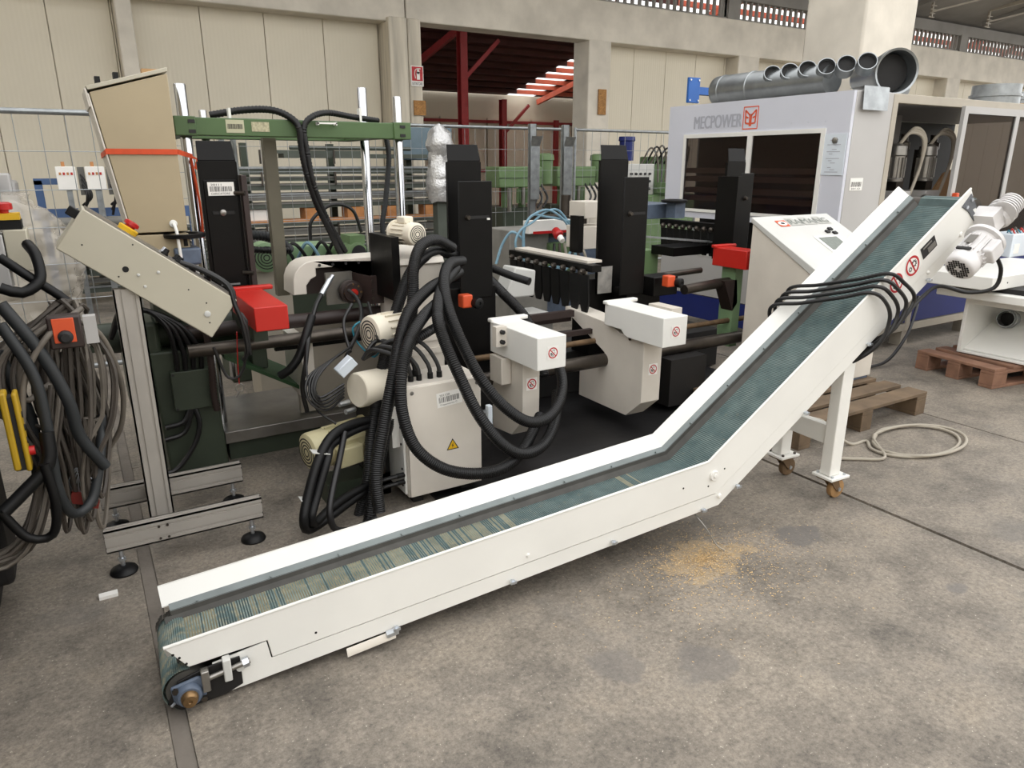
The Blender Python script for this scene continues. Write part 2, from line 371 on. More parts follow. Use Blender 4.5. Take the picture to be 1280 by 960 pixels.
def belt_mat():
    m = bpy.data.materials.new('dusty_green_belt'); m.use_nodes = True; nt = m.node_tree; b = nt.nodes['Principled BSDF']; N = nt.nodes.new; L = nt.links.new
    tc = N('ShaderNodeTexCoord'); sx = N('ShaderNodeSeparateXYZ'); L(tc.outputs['Object'], sx.inputs[0])
    n = N('ShaderNodeTexNoise'); n.inputs['Scale'].default_value = 14; n.inputs['Detail'].default_value = 6; L(tc.outputs['Object'], n.inputs[0])
    n3 = N('ShaderNodeTexNoise'); n3.inputs['Scale'].default_value = 45; n3.inputs['Detail'].default_value = 4; L(tc.outputs['Object'], n3.inputs[0])
    rp = N('ShaderNodeValToRGB'); L(n.outputs[0], rp.inputs[0]); e = rp.color_ramp.elements; e[0].position = .36; e[0].color = (*lin((76, 97, 97)), 1); e[1].position = .66; e[1].color = (*lin((116, 131, 127)), 1)
    mr = N('ShaderNodeMapRange'); L(sx.outputs[0], mr.inputs[0]); mr.inputs[1].default_value = 0; mr.inputs[2].default_value = 2.2; mr.inputs[3].default_value = .06; mr.inputs[4].default_value = -.12
    ad = N('ShaderNodeMath'); ad.operation = 'ADD'; L(n3.outputs[0], ad.inputs[0]); L(mr.outputs[0], ad.inputs[1])
    m2 = N('ShaderNodeMapRange'); L(ad.outputs[0], m2.inputs[0]); m2.inputs[1].default_value = .5; m2.inputs[2].default_value = .85
    mx = N('ShaderNodeMix'); mx.data_type = 'RGBA'; L(m2.outputs[0], mx.inputs[0]); L(rp.outputs[0], mx.inputs[6]); mx.inputs[7].default_value = (*lin((158, 148, 120)), 1)
    L(mx.outputs[2], b.inputs['Base Color']); b.inputs['Roughness'].default_value = .7
    return m
m_belt = belt_mat()
m_beltdust = M('dusty_belt_valley', (138, 132, 108), .8, var=.3, scale=16)
m_beltdark = M('belt_valley', (72, 88, 88), .8, var=.3, scale=16)

# ================================================================ the hall
fl = struct(MB().box(-14, 45, -8, 34, -.12, -.012), 'floor', m_floor, smooth=False)
def slab(a0, a1, b0, b1): MB().box(a0, a1, b0, b1, -.1, 0).build('concrete_slab', m_floor, fl, smooth=False)
for b0, b1 in ((-8, 3.9), (3.905, 34)):
    for a0, a1 in ((-14, .012), (.062, 2.93), (2.952, 4.39), (4.402, 45)): slab(a0, a1, b0, b1)
m_fill = M('joint_concrete', (112, 105, 97), .85, var=.25, scale=5, bump=.3)
MB().box(.014, .060, -8, 34, -.1, -.005).build('joint_filler', m_fill, fl)

BW = 13.0
wb = struct(MB().box(-14, 5.2, BW+.34, BW+.5, 0, 5.15).box(10.18, 45, BW+.34, BW+.5, 0, 4.6), 'wall_back', m_panel, smooth=False)
x = -14.0
while x < .95: MB().box(x, min(x+.82, .96), BW+.28, BW+.335, 0, 4.0).build('wall_sheet', m_panel, wb, bevel=.006); x += .83
x = 1.21
while x < 5.1: MB().box(x, min(x+.98, 5.18), BW+.28, BW+.335, 0, 3.9).build('wall_sheet', m_panel, wb, bevel=.006); x += .99
x = 10.19; k = 0
while x < 44:
    e = 13.97 if x < 13.97 else (18.4 if x < 18.4 else (22.8 if x < 22.8 else 44))
    MB().box(x, min(x+.92, e), BW+.28, BW+.335, 0, 3.95).build('wall_sheet', m_panel, wb, bevel=.006); x += .93
    if x > e-.05: x = e+.72
bm_ = MB(); bm_.box(-14, 5.55, BW-.1, BW+.36, 3.88, 4.75)
bm_.box(5.57, 45, BW-.1, BW+.36, 3.92, 4.68)
struct(bm_, 'trim_1', m_concrete, bevel=.02)
for i, (a0, a1, d) in enumerate(((.97, 1.2, .1), (5.19, 5.54, .2), (5.55, 5.8, .2), (9.6, 10.18, .1), (13.98, 14.69, .1), (18.42, 19.1, .1), (22.8, 23.5, .1))):
    struct(MB().box(a0, a1, BW-d, BW+.45, 0, 3.95), 'trim_%d' % (i+2), m_stained if i in (1, 2) else m_concrete, bevel=.025)
bars = MB(); x = 6.0
while x < 44: bars.box(x, x+.06, BW+.05, BW+.11, 4.72, 5.12); x += .2
cl = MB().box(5.5, 45, BW, BW+.2, 5.12, 5.4).box(5.5, 45, BW+.02, BW+.14, 4.68, 4.73)
for a in (6.6, 13.6, 18.6, 23.3, 28): cl.box(a, a+.36, BW-.02, BW+.2, 4.68, 5.15)
clo = struct(cl, 'trim_20', m_concdark); o = bars.build('grille_bars', m_concdark, clo, smooth=False); tag(o, kind='stuff')
# roof over the hall: concrete slabs sloping up from the wall, open glazed strips between them
def sl(b): return 5.4+(13.4-b)*.2
ce = struct(MB().prism([(-14, 13.4, sl(13.4)), (-14, 8.6, sl(8.6)), (-14, 8.6, sl(8.6)+.25), (-14, 13.4, sl(13.4)+.25)], (59, 0, 0)), 'ceiling', m_concdark)
for b0, b1 in ((5.6, 3.9),):
    MB().prism([(-14, b0, 6.9), (-14, b1, 6.9), (-14, b1, 7.1), (-14, b0, 7.1)], (59, 0, 0)).build('roof_slab', m_concdark, ce)
for a in (17.5, 20.3, 23.1, 25.9, 28.7):
    g = MB(); g.bar((a, 12.2, sl(12.2)+.02), (a, 9.2, sl(9.2)-.3), .07, .09); g.bar((a, 12.2, 5.2), (a, 12.2, sl(12.2)), .05, .05)
    for q in range(4): g.bar((a-.12, 12.2-.01*q, 5.22+.09*q), (a+.12, 12.2-.01*q, 5.22+.09*q), .03, .02)
    g.bar((a, 12.2, 5.35), (a+1.6, 10.8, sl(10.8)-.1), .04, .04); g.build('roof_bracket', m_frame, ce)
for a in range(-12, 44, 4): MB().bar((a, 12.8, sl(12.8)-.06), (a, 8.7, sl(8.7)-.06), .12, .16).build('roof_rib', m_concdark, ce)

# the annex seen through the opening
def ar(b): return 3.95+.19*(24-b)
wa = struct(MB().box(-4, 45, 24.3, 24.5, 0, 3.95), 'wall_annex', m_panel, smooth=False)
for k in range(22):
    a = 4+k*1.9; MB().box(a, a+1.84, 24.2, 24.28, .02, 3.1).build('wall_sheet', m_panel, wa)
for z in (1.2, 2.92): MB().box(2, 45, 24.1, 24.2, z, z+.1).build('wall_girt', m_redsteel, wa)
for a in (6.5, 10.3, 16.4, 20.0): MB().box(a, a+.16, 24.05, 24.2, 0, 3.1).build('wall_girt', m_redsteel, wa)
def roofpiece(a0, a1, b0, b1): return MB().prism([(a0, b0, ar(b0)), (a0, b1, ar(b1)), (a0, b1, ar(b1)+.06), (a0, b0, ar(b0)+.06)], (a1-a0, 0, 0))
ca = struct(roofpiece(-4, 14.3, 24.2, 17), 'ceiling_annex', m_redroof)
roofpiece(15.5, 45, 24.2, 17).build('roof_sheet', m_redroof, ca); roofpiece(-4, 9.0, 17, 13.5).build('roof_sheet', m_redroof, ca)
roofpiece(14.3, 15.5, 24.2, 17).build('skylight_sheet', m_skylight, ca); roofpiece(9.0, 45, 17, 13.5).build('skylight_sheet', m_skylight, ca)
b = 14.2
while b < 24: 
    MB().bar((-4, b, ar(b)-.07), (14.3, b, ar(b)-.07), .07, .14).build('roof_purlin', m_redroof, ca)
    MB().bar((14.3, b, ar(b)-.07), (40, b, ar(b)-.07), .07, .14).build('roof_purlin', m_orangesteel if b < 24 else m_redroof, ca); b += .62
for a, m in ((9.3, m_redsteel), (15.6, m_orangesteel), (21.6, m_orangesteel), (27.6, m_orangesteel)):
    MB().bar((a, 24.1, ar(24.1)-.22), (a, 13.6, ar(13.6)-.22), .1, .18).build('roof_rafter', m, ca)
for k in range(7): MB().bar((11+k*3.6, 13.7, 5.75), (13+k*3.6, 16.4, 4.9), .1, .12).build('roof_brace', m_orangesteel, ca)
def redcol(a, b, z, lab):
    t = thing('steel_column', (a, b, 0), lab, 'column', 'red annex columns')
    MB().box(a-.1, a+.1, b-.12, b-.1, 0, z).box(a-.1, a+.1, b+.1, b+.12, 0, z).box(a-.01, a+.01, b-.1, b+.1, 0, z).build('column_shaft', m_redsteel, t)
    MB().bar((a, b, z-1.2), (a+1.1, b, z-.15), .08, .1).build('knee_brace', m_redsteel, t)
redcol(9.3, 18, ar(18)-.3, 'red steel column with knee braces, left one seen through the wall opening')
redcol(13.8, 23.6, 3.7, 'red steel column against the far annex wall, middle of the opening')
redcol(14.6, 19.3, ar(19.3)-.3, 'red steel column beside the right edge of the opening under the skylight strip')

# side and rear walls of the hall, out of the frame
struct(MB().box(-9.2, -9, -8, 13.3, 0, 7), 'wall_left', m_panel); struct(MB().box(-9, 45, -8.2, -8, 0, 3.6), 'wall_front', m_panel)
# big concrete column behind the glazed machine
struct(MB().box(7.9, 8.86, 5.5, 6.3, 0, 7.0), 'trim_30', m_concrete, bevel=.03)

# fire extinguisher sign and boards on the wall columns
t = thing('extinguisher_sign', (5.7, 12.78, 2.84), 'red and white fire extinguisher sign on the concrete column', 'sign')
MB().box(5.57, 5.81, 12.78, 12.795, 2.84, 3.18).build('sign_plate', m_paper, t)
MB().box(5.585, 5.795, 12.774, 12.779, 2.93, 3.165).build('red_field', m_signred, t)
MB().box(5.675, 5.735, 12.768, 12.773, 2.95, 3.08).cyl((5.705, 12.768, 3.075), (5.705, 12.773, 3.075), .03).box(5.69, 5.72, 12.768, 12.773, 3.1, 3.13).box(5.69, 5.75, 12.768, 12.773, 3.125, 3.14).tube([(5.69, 12.77, 3.13), (5.65, 12.77, 3.11), (5.635, 12.77, 3.04), (5.65, 12.77, 2.97)], .008).build('extinguisher_symbol', m_paper, t)
text('lettering', 'ESTINTORE', m_ink, t, (5.59, 12.777, 2.86), (1, 0, 0), (0, 0, 1), .045, .2)
tag(MB().box(9.86, 10.06, 12.86, 12.89, 2.5, 3.0).build('strand_board_plate', m_osb), 'brown strand board plate fixed on the column right of the opening', 'board')
tag(MB().box(5.6, 5.83, 12.76, 12.79, 2.35, 2.6).build('strand_board_plate', m_osb), 'small brown board fixed on the column under the extinguisher sign', 'board')

# ================================================================ the belt conveyor
CO = V((.031, 1.924, 0)); hd = R(-2.98); CD = V((cos(hd), sin(hd), 0)); CN = V((-sin(hd), cos(hd), 0))
def cv(s, w, z): return CO+CD*s+CN*w+V((0, 0, z))
T0, T1, T2 = (0, .218), (1.972, .377), (3.39, 1.396)
A1 = math.atan2(T1[1]-T0[1], T1[0]-T0[0]); A2 = math.atan2(T2[1]-T1[1], T2[0]-T1[0]); AM = (A1+A2)/2
def off(d, s0=0, s1=0):     # polyline parallel to the top edge, d below it
    p0 = (T0[0]+sin(A1)*d+s0*cos(A1), T0[1]-cos(A1)*d+s0*sin(A1)); k = d/cos((A2-A1)/2)
    p1 = (T1[0]+sin(AM)*k, T1[1]-cos(AM)*k); p2 = (T2[0]+sin(A2)*d+s1*cos(A2), T2[1]-cos(A2)*d+s1*sin(A2))
    return [p0, p1, p2]
def topz(s): return T0[1]+(s-T0[0])*math.tan(A1) if s < T1[0] else T1[1]+(s-T1[0])*math.tan(A2)
conv = thing('belt_conveyor', CO, 'long white cranked belt conveyor with dusty green belt across the floor', 'conveyor', rz=hd)
def sheet(poly, w0, w1): return MB().prism([cv(s, w0, z) for s, z in poly], CN*(w1-w0))
seam = off(.152); bot = off(.212)
sheet([T0, (.055, .137), (.271, .150), (.28, .088), seam[1], seam[2], T2, T1], 0, .006).build('upper_side_panel', m_white, conv, bevel=.002)
sheet([(.115, .125), (.268, .146), (.277, .084), (seam[1][0], seam[1][1]-.003), (seam[2][0], seam[2][1]-.003), bot[2], bot[1], (.128, .012), (.125, .066)], .003, .008).build('lower_side_panel', m_white, conv, bevel=.001)
sheet([T0, (.055, .137), (.13, .012), bot[1], bot[2], T2, T1], .344, .35).build('far_side_panel', m_white, conv, bevel=.002)
# inclined inner flanges
for w0, w1, nm in ((.002, .04, 'near_flange'), (.346, .304, 'far_flange')):
    for (p, q, r_, s_) in ((0, 1, 0, 1), (1, 2, 1, 2)):
        a_ = [T0, T1, T2]; b_ = off(.052)
        mb = MB(); up = V((0, 0, .004))
        pts = [cv(a_[p][0], w0, a_[p][1]), cv(a_[q][0], w0, a_[q][1]), cv(b_[q][0], w1, b_[q][1]), cv(b_[p][0], w1, b_[p][1])]
        mb.prism(pts, -up).build(nm, m_white, conv, smooth=False)
MB().tube([cv(T0[0], .002, T0[1]), cv(*[(T0[0]+T1[0])/2], .002, (T0[1]+T1[1])/2), cv(T1[0], .002, T1[1])], .005, 8, .2).tube([cv(T1[0], .002, T1[1]), cv(T2[0], .002, T2[1])], .005, 8, .2).build('rolled_edge', m_white, conv)
def strip(d0, w0, d1, w1, t, name, mat, s0=.02):
    a_, b_ = off(d0, s0), off(d1, s0); mb = MB()
    for p in (0, 1):
        mb.prism([cv(a_[p][0], w0, a_[p][1]), cv(a_[p+1][0], w0, a_[p+1][1]), cv(b_[p+1][0], w1, b_[p+1][1]), cv(b_[p][0], w1, b_[p][1])], CN*t)
    return mb.build(name, mat, conv, smooth=False)
strip(.050, .302, .066, .286, .004, 'guide_rail', m_greygrey); strip(.064, .287, .084, .284, .004, 'belt_seal', m_seal)
strip(.082, .284, .104, .270, .006, 'belt_seal', m_seal, .0)
strip(.050, .044, .106, .052, -.004, 'belt_seal', m_seal)
for k in range(9):
    s = .1+k*.23; p = off(.06); f = s/T1[0]
    MB().cyl(cv(s+.006, .29, T0[1]+(T1[1]-T0[1])*f-.058), cv(s+.006, .285, T0[1]+(T1[1]-T0[1])*f-.054), .0042, n=8).build('rail_screw', m_greygrey, conv)
for k in range(7):
    s = 2.1+k*.2; MB().cyl(cv(s+.03, .29, topz(s)-.052), cv(s+.03, .285, topz(s)-.047), .0042, n=8).build('rail_screw', m_greygrey, conv)
# belt with cross ribs
bt = MB(); prof = []
RC, RR = (.045, .064), .062
up_ = off(.104); dn = off(.2)
E2 = (T2[0]+sin(A2)*.152+.02, T2[1]-cos(A2)*.152+.02)
def seg(p, q, n): return [(p[0]+(q[0]-p[0])*i/n, p[1]+(q[1]-p[1])*i/n) for i in range(n)]
st = (RC[0]-RR*sin(A1), RC[1]+RR*cos(A1))
lp = [(RC[0]+RR*cos(t), RC[1]+RR*sin(t)) for t in [pi/2+A1+pi*i/26*.98 for i in range(27)]][::-1]
lp += seg(st, up_[1], 500)+seg(up_[1], up_[2], 400)
lp += [(E2[0]+.06*cos(t), E2[1]+.06*sin(t)) for t in [pi/2+A2-pi*i/20 for i in range(21)]]
vs = []; fs = []
for i, (s, z) in enumerate(lp):
    a_ = lp[max(0, i-1)]; b_ = lp[min(len(lp)-1, i+1)]; dx, dz = b_[0]-a_[0], b_[1]-a_[1]; l = math.hypot(dx, dz) or 1
    h = .0016 if i % 2 else 0; s2, z2 = s-dz/l*h, z+dx/l*h
    vs += [cv(s2, .046, z2), cv(s2, .272, z2), cv(s2+dz/l*.006, .272, z2-dx/l*.006), cv(s2+dz/l*.006, .046, z2-dx/l*.006)]
for i in range(len(lp)-1):
    for k in range(4): fs.append((i*4+k, i*4+(k+1) % 4, i*4+4+(k+1) % 4, i*4+4+k))
bt.add(vs, fs); rb_ = random.Random(9)
for i in range(len(lp)-1):
    s_ = lp[i][0]; dust = mathutils.noise.noise((s_*5, .3, .7))*.5+mathutils.noise.noise((s_*31, 1.3, .2))*.4+.55
    bt.mi[i*4:i*4+4] = [0 if i % 2 else (1 if dust+.3*rb_.random() > .42+.32*s_ else 2)]*4
bt.build('belt', [m_belt, m_beltdust, m_beltdark], conv, smooth=False)
bt2 = MB(); vs = []; 
for i in range(29):     # the side of the belt over the tail roller, frayed black edge
    t = pi/2+A1+pi*i/28; vs += [cv(RC[0]+(RR+.001)*cos(t), .006, RC[1]+(RR+.001)*sin(t)), cv(RC[0]+(RR+.001)*cos(t), .3, RC[1]+(RR+.001)*sin(t))]
bt2.add(vs, [(2*i, 2*i+1, 2*i+3, 2*i+2) for i in range(28)])
# wide wrap of the belt on the tail roller
lp2 = [(RC[0]+RR*cos(t), RC[1]+RR*sin(t)) for t in [pi/2+A1-.25+(pi+.2)*i/70 for i in range(71)]]
vs = []; fs = []
for i, (s, z) in enumerate(lp2):
    t = pi/2+A1-.25+(pi+.2)*i/70; h = .003+(.0022 if i % 2 else 0)
    vs += [cv(s+cos(t)*h, .004, z+sin(t)*h), cv(s+cos(t)*h, .318, z+sin(t)*h)]
MB().add(vs, [(2*i, 2*i+1, 2*i+3, 2*i+2) for i in range(70)]).build('belt_wrap', m_belt, conv, smooth=False)
MB().cyl(cv(RC[0], .008, RC[1]), cv(RC[0], .32, RC[1]), RR-.004, n=28).build('tail_roller', m_seal, conv)
ft = MB(); rr = random.Random(3)
for k in range(10):
    t = pi/2+A1-.1+k*.13; r1 = RR+.006+rr.random()*.006; ft.prism([cv(RC[0]+r1*cos(t), .3, RC[1]+r1*sin(t)), cv(RC[0]+r1*cos(t+.15), .3, RC[1]+r1*sin(t+.15)), cv(RC[0]+r1*cos(t+.15), .325+rr.random()*.012, RC[1]+r1*sin(t+.15)), cv(RC[0]+r1*cos(t), .325, RC[1]+r1*sin(t))], (0, 0, .003))
ft.build('frayed_belt_edge', m_seal, conv)
MB().cyl(cv(E2[0], .03, E2[1]), cv(E2[0], .33, E2[1]), .054, n=28).build('drive_drum', m_darksteel, conv)
# tail bearing and tensioner
tk = MB().prism([cv(s, -.002, z) for s, z in ((-.012, .035), (.02, .004), (.14, .012), (.19, .03), (.19, .125), (.10, .122), (.02, .1))], CN*.006); tk.build('tensioner_plate', m_blackmatt, conv, bevel=.002)
MB().prism([cv(s, -.004, z) for s, z in ((.0, .095), (.075, .108), (.1, .09), (.088, .03), (.04, .014), (.005, .04))], CN*-.012).build('bearing_flange', m_bearing, conv, bevel=.006, seg=3)
MB().lathe(cv(.045, -.012, .06), -CN, [(0, .037), (.012, .036), (.02, .03), (.02, .024)], 24).build('bearing_housing', m_bearing, conv)
MB().lathe(cv(.045, -.03, .06), -CN, [(0, .024), (.014, .022), (.016, .02), (.022, .018), (.022, .006), (.019, .004)], 20).build('shaft_end', m_brass, conv)
for s, z in ((.012, .085), (.082, .035)): MB().cyl(cv(s, -.015, z), cv(s, -.026, z), .009, n=6).build('flange_bolt', m_darksteel, conv)
MB().cyl(cv(.006, -.016, .045), cv(-.004, -.024, .043), .004, n=8).build('grease_nipple', m_zinc, conv)
MB().box(0, 1, 0, 1, 0, 1) 
for s, z, h, m in ((.092, .092, .034, m_steel), (.152, .108, .036, m_grey)):
    MB().obox(cv(s, -.016, z), CD*.011, CN*.014, (0, 0, h)).build('tensioner_block', m, conv, bevel=.003)
MB().cyl(cv(.09, -.016, .092), cv(.215, -.016, .112), .008, n=10).build('tension_screw', m_steel, conv)
MB().cyl(cv(.195, -.016, .109), cv(.212, -.016, .112), .015, n=6).build('tension_nut', m_zinc, conv)
MB().cyl(cv(.188, .004, .088), cv(.188, -.006, .088), .012, n=14).build('panel_screw', m_grey, conv)
# screws and caps on the side panel
MB().cyl(cv(2.004, .002, .313), cv(2.004, -.010, .313), .021, n=24).cyl(cv(2.004, -.01, .313), cv(2.004, -.014, .313), .009).build('pivot_cap', m_white, conv, bevel=.002)
for s, z, r in ((2.045, .213, .011), (1.156, .189, .008), (3.373, 1.198, .012), (3.183, 1.04, .008)):
    MB().lathe(cv(s, .003, z), -CN, [(0, r), (.004, r), (.009, r*.6), (.009, .002)], 12).build('panel_screw', m_white, conv)
for s, z in ((.664, .062), (1.092, .105), (1.521, .145), (1.96, .172), (2.138, .238), (2.493, .496), (2.84, .754), (3.183, 1.007)):
    MB().cyl(cv(s, .003, z), cv(s, -.018, z), .0055, n=8).cyl(cv(s, -.004, z), cv(s, -.011, z), .010, n=6).obox(cv(s, -.014, z), CD*.012, CN*.002, (0, 0, .005)).build('hanger_bolt', m_zinc, conv)
for s, z in ((.412, .128), (1.85, .29), (2.06, .33), (.02, .19), (.035, .175), (.05, .15), (1.98, .27)):
    MB().cyl(cv(s, .002, z), cv(s, -.0006, z), .004, n=10).build('panel_hole', m_dark, conv)
MB().prism([cv(.5, .0, .03), cv(.66, .0, .045), cv(.66, -.012, .03), cv(.5, -.012, .014)], (0, 0, .008)).build('foot_strip', m_white2, conv)
MB().prism([cv(.63, .0, .046), cv(.67, .0, .05), cv(.67, -.015, .044), cv(.63, -.015, .04)], (0, 0, .012)).build('foot_clip', m_zinc, conv)
MB().prism([cv(bot[0][0]+.13, .01, bot[0][1]+.02), cv(bot[1][0], .01, bot[1][1]+.006), cv(bot[1][0], .34, bot[1][1]+.006), cv(bot[0][0]+.13, .34, bot[0][1]+.02)], (0, 0, -.003)).build('bottom_cover', m_blackmatt, conv)
MB().prism([cv(bot[1][0], .01, bot[1][1]+.006), cv(bot[2][0], .01, bot[2][1]+.006), cv(bot[2][0], .34, bot[2][1]+.006), cv(bot[1][0], .34, bot[1][1]+.006)], (0, 0, -.003)).build('bottom_cover', m_grey, conv)
MB().obox(cv(3.3, .002, 1.175), CD*cos(A2)*.045+V((0, 0, sin(A2)*.045)), CN*.0012, V((0, 0, .001))).build('panel_slot', m_dark, conv)
m_bracket = M('dark_grey_bracket', (92, 94, 98), .5)
# bracket, gearbox and motor at the head
UX = CD*cos(A2)+V((0, 0, sin(A2))); UZ = -CD*sin(A2)+V((0, 0, cos(A2)))
def hc(x, w, d): return cv(T2[0], w, T2[1])+UX*x-UZ*d      # along / below the top edge from the head end
MB().prism([hc(-.085, 0, .035), hc(-.01, 0, .02), hc(.0, 0, .1), hc(-.055, 0, .085)], -CN*.005).prism([hc(-.055, 0, .085), hc(-.03, 0, .085), hc(.01, 0, .2), hc(-.02, 0, .2)], -CN*.005).build('drive_bracket', m_bracket, conv, bevel=.001)
for x, d in ((-.06, .055), (-.02, .045)): MB().cyl(hc(x, -.004, d), hc(x, -.01, d), .008, n=12).build('bracket_bolt', m_zinc, conv)
gx = MB().lathe(hc(.03, -.05, .19), UX, [(0, .05), (.02, .06), (.022, .052), (.035, .052), (.037, .062), (.045, .062), (.047, .052), (.06, .052), (.062, .062), (.07, .062), (.072, .05), (.09, .05), (.09, .03), (.085, .02)], 20)
gbx = gx.obox(hc(.0, -.04, .165), UX*.035, CN*.05, UZ*.045).build('gearbox', m_motorwhite, conv)
for k in range(6): MB().lathe(hc(.045+k*.012, -.09, .15), UX, [(0, .05), (.005, .05), (.005, .01)], 18).build('cooling_rib', m_motorwhite, gbx)
MB().cyl(hc(.115, -.09, .15), hc(.13, -.09, .15), .03, n=20).build('gearbox_cap', m_rubber, gbx)
mp = cv(3.175, -.13, 1.072); 
mo = MB().lathe(mp+UX*.055, UX, [(0, .058), (.10, .058), (.115, .062), (.13, .062)], 28).build('motor_body', m_motorwhite, conv)
MB().lathe(mp, UX, [(0, .05), (.004, .058), (.012, .063), (.05, .064), (.056, .061), (.056, .03)], 28).build('fan_cowl', m_motorwhite, mo)
gr = MB()
for i in range(-4, 5):
    for j in range(-4, 5):
        if 1.2 < math.hypot(i, j) < 4.4: gr.obox(mp+CN*i*.0105+UZ*j*.0105-UX*.001, CN*.0036, UZ*.0036, UX*.0015)
gr.build('fan_grille', m_ink, mo, smooth=False)
for k in range(18):
    t = 2*pi*k/18; d = CN*cos(t)+UZ*sin(t); MB().obox(mp+UX*.12+d*.062, UX*.045, d*.006, UX.cross(d)*.002).build('cooling_fin', m_motorwhite, mo)
MB().lathe(mp+UX*.185, UX, [(0, .055), (.0, .082), (.014, .084), (.018, .06)], 28).build('motor_flange', m_motorwhite, mo)
MB().obox(mp+UX*.13-CN*.068+UZ*.0, UX*.04, CN*.022, UZ*.036).build('terminal_box', m_motorwhite, mo, bevel=.008, seg=3)
MB().obox(mp+UX*.062+UZ*.064, UX*.006, CN*.03, UZ*.004).build('motor_plate', m_ink, mo)
MB().obox(mp+UX*.12+UZ*.069, UX*.025, CN*.018, UZ*.001).build('rating_plate', m_steel, mo)
# prohibition stickers, rating plate
P1 = off(.105)
tilt = (CD*cos(A2)+V((0, 0, sin(A2))))
dt = sticker(MB(), cv(2.9, -.0005, .985)-UZ*.055, tilt, UZ, .24, .11, .0005).build('sticker_sheet', m_paper, conv, smooth=False)
no_sign(conv, cv(2.966, -.0015, 1.01), CD, (0, 0, 1), .043, 'hand', False)
no_sign(conv, cv(3.058, -.0015, 1.078), CD, (0, 0, 1), .045, 'gear', False)
pl = sticker(MB(), hc(-.385, -.001, .088), UX, UZ, .10, .056).build('machine_plate', m_ink, conv, smooth=False)
sticker(MB(), hc(-.345, -.002, .082), UX, UZ, .055, .025).build('plate_field', m_steel, pl, smooth=False)
sticker(MB(), hc(-.37, -.002, .047), UX, UZ, .06, .008).build('plate_field', m_steel, pl, smooth=False)
# legs on castors
for w, lx in ((.03, 0), (.315, 0)):
    lg = MB().obox(cv(2.79, w+.03, .43), CD*.035, CN*.028, (0, 0, .30)).build('leg', m_white, conv, bevel=.004)
    MB().obox(cv(2.80, w+.03, .122), CD*.062, CN*.055, (0, 0, .006)).build('foot_plate', m_white, lg, bevel=.002)
    MB().obox(cv(2.80, w+.03, .108), CD*.045, CN*.04, (0, 0, .005)).prism([cv(2.775, w+.008, .105), cv(2.83, w+.008, .105), cv(2.855, w+.008, .045), cv(2.835, w+.008, .035)], CN*.004).prism([cv(2.775, w+.05, .105), cv(2.83, w+.05, .105), cv(2.855, w+.05, .045), cv(2.835, w+.05, .035)], CN*.004).build('castor_fork', m_rust, lg)
    MB().lathe(cv(2.845, w+.015, .046), CN, [(0, .03), (.002, .044), (.006, .046), (.024, .046), (.028, .044), (.03, .03)], 24).build('castor_wheel', m_wheel if w < .1 else m_rust, lg)
    MB().cyl(cv(2.845, w+.004, .046), cv(2.845, w+.056, .046), .01, n=10).build('castor_axle', m_zinc, lg)
    for ds in (-.04, .04):
        for dw in (-.04, .04): MB().cyl(cv(2.8+ds, w+.03+dw, .126), cv(2.8+ds, w+.03+dw, .136), .007, n=6).build('plate_bolt', m_darksteel if w > .1 else m_zinc, lg)
MB().obox(cv(2.79, .20, .315), CD*.02, CN*.145, (0, 0, .045)).build('leg_crossbar', m_white, conv, bevel=.003)

# motor cable looped around the conveyor
pts = []
for k in range(4):
    f = 2.63+k*.034
    pts += [cv(f+.05, .374, topz(f)-.12), cv(f, .363, topz(f)+.022), cv(f+.06, .25, topz(f+.06)+.012), cv(f+.12, .1, topz(f+.12)+.012), cv(f+.165, -.006, topz(f+.165)+.014), cv(f+.22, -.04, topz(f+.22)-.06), cv(f+.265+.015*k, -.045, topz(f+.26)-.17), cv(f+.23, -.03, topz(f+.23)-.265), cv(f+.15, .08, topz(f+.15)-.315), cv(f+.08, .28, topz(f+.08)-.30)]
pts += [cv(2.86, .06, .70), cv(2.93, -.03, .80), cv(3.0, -.03, .85), cv(3.12, -.03, .94), cv(3.2, -.05, .985), cv(3.3, -.12, .96), cv(3.36, -.19, .985), cv(3.37, -.2, 1.06), cv(3.31, -.2, 1.13)]
tag(MB().tube(pts, .0085, 8, .015).build('power_cable', m_cable), 'black power cable looped several turns around the upper conveyor arm', 'cable')
tag(MB().tube([cv(1.95, .06, .15), cv(1.97, -.01, .1), cv(2.0, -.05, .03), cv(2.03, -.07, .003)], .0022, 6, .01).build('loose_wire', m_steel), 'thin loose wire hanging from the conveyor bend to the floor', 'wire')
# sawdust
sd = MB(); rr = random.Random(11)
for k in range(3600):
    r0 = abs(rr.gauss(0, 1)); t = rr.random()*2*pi; x, y = 1.94+r0*.17*cos(t), 1.75+r0*.11*sin(t)
    if k % 3 == 0: x, y = 1.98+rr.gauss(0, .26), 1.66+rr.gauss(0, .17)
    s = .0012+rr.random()*.0025; g = rr.random()*pi; d = V((cos(g), sin(g), 0))*s; e = V((-sin(g), cos(g), 0))*s*.5; p = V((x, y, .0012)); 
    sd.add([p-d-e, p+d-e, p+d+e, p-d+e+V((0, 0, .0012))], [(0, 1, 2, 3)])
m_saw = M('sawdust', (216, 184, 136), .9, var=.15, scale=60)
tag(sd.build('sawdust', m_saw, smooth=False), 'pale sawdust scattered on the floor in front of the conveyor bend', 'sawdust', kind='stuff')

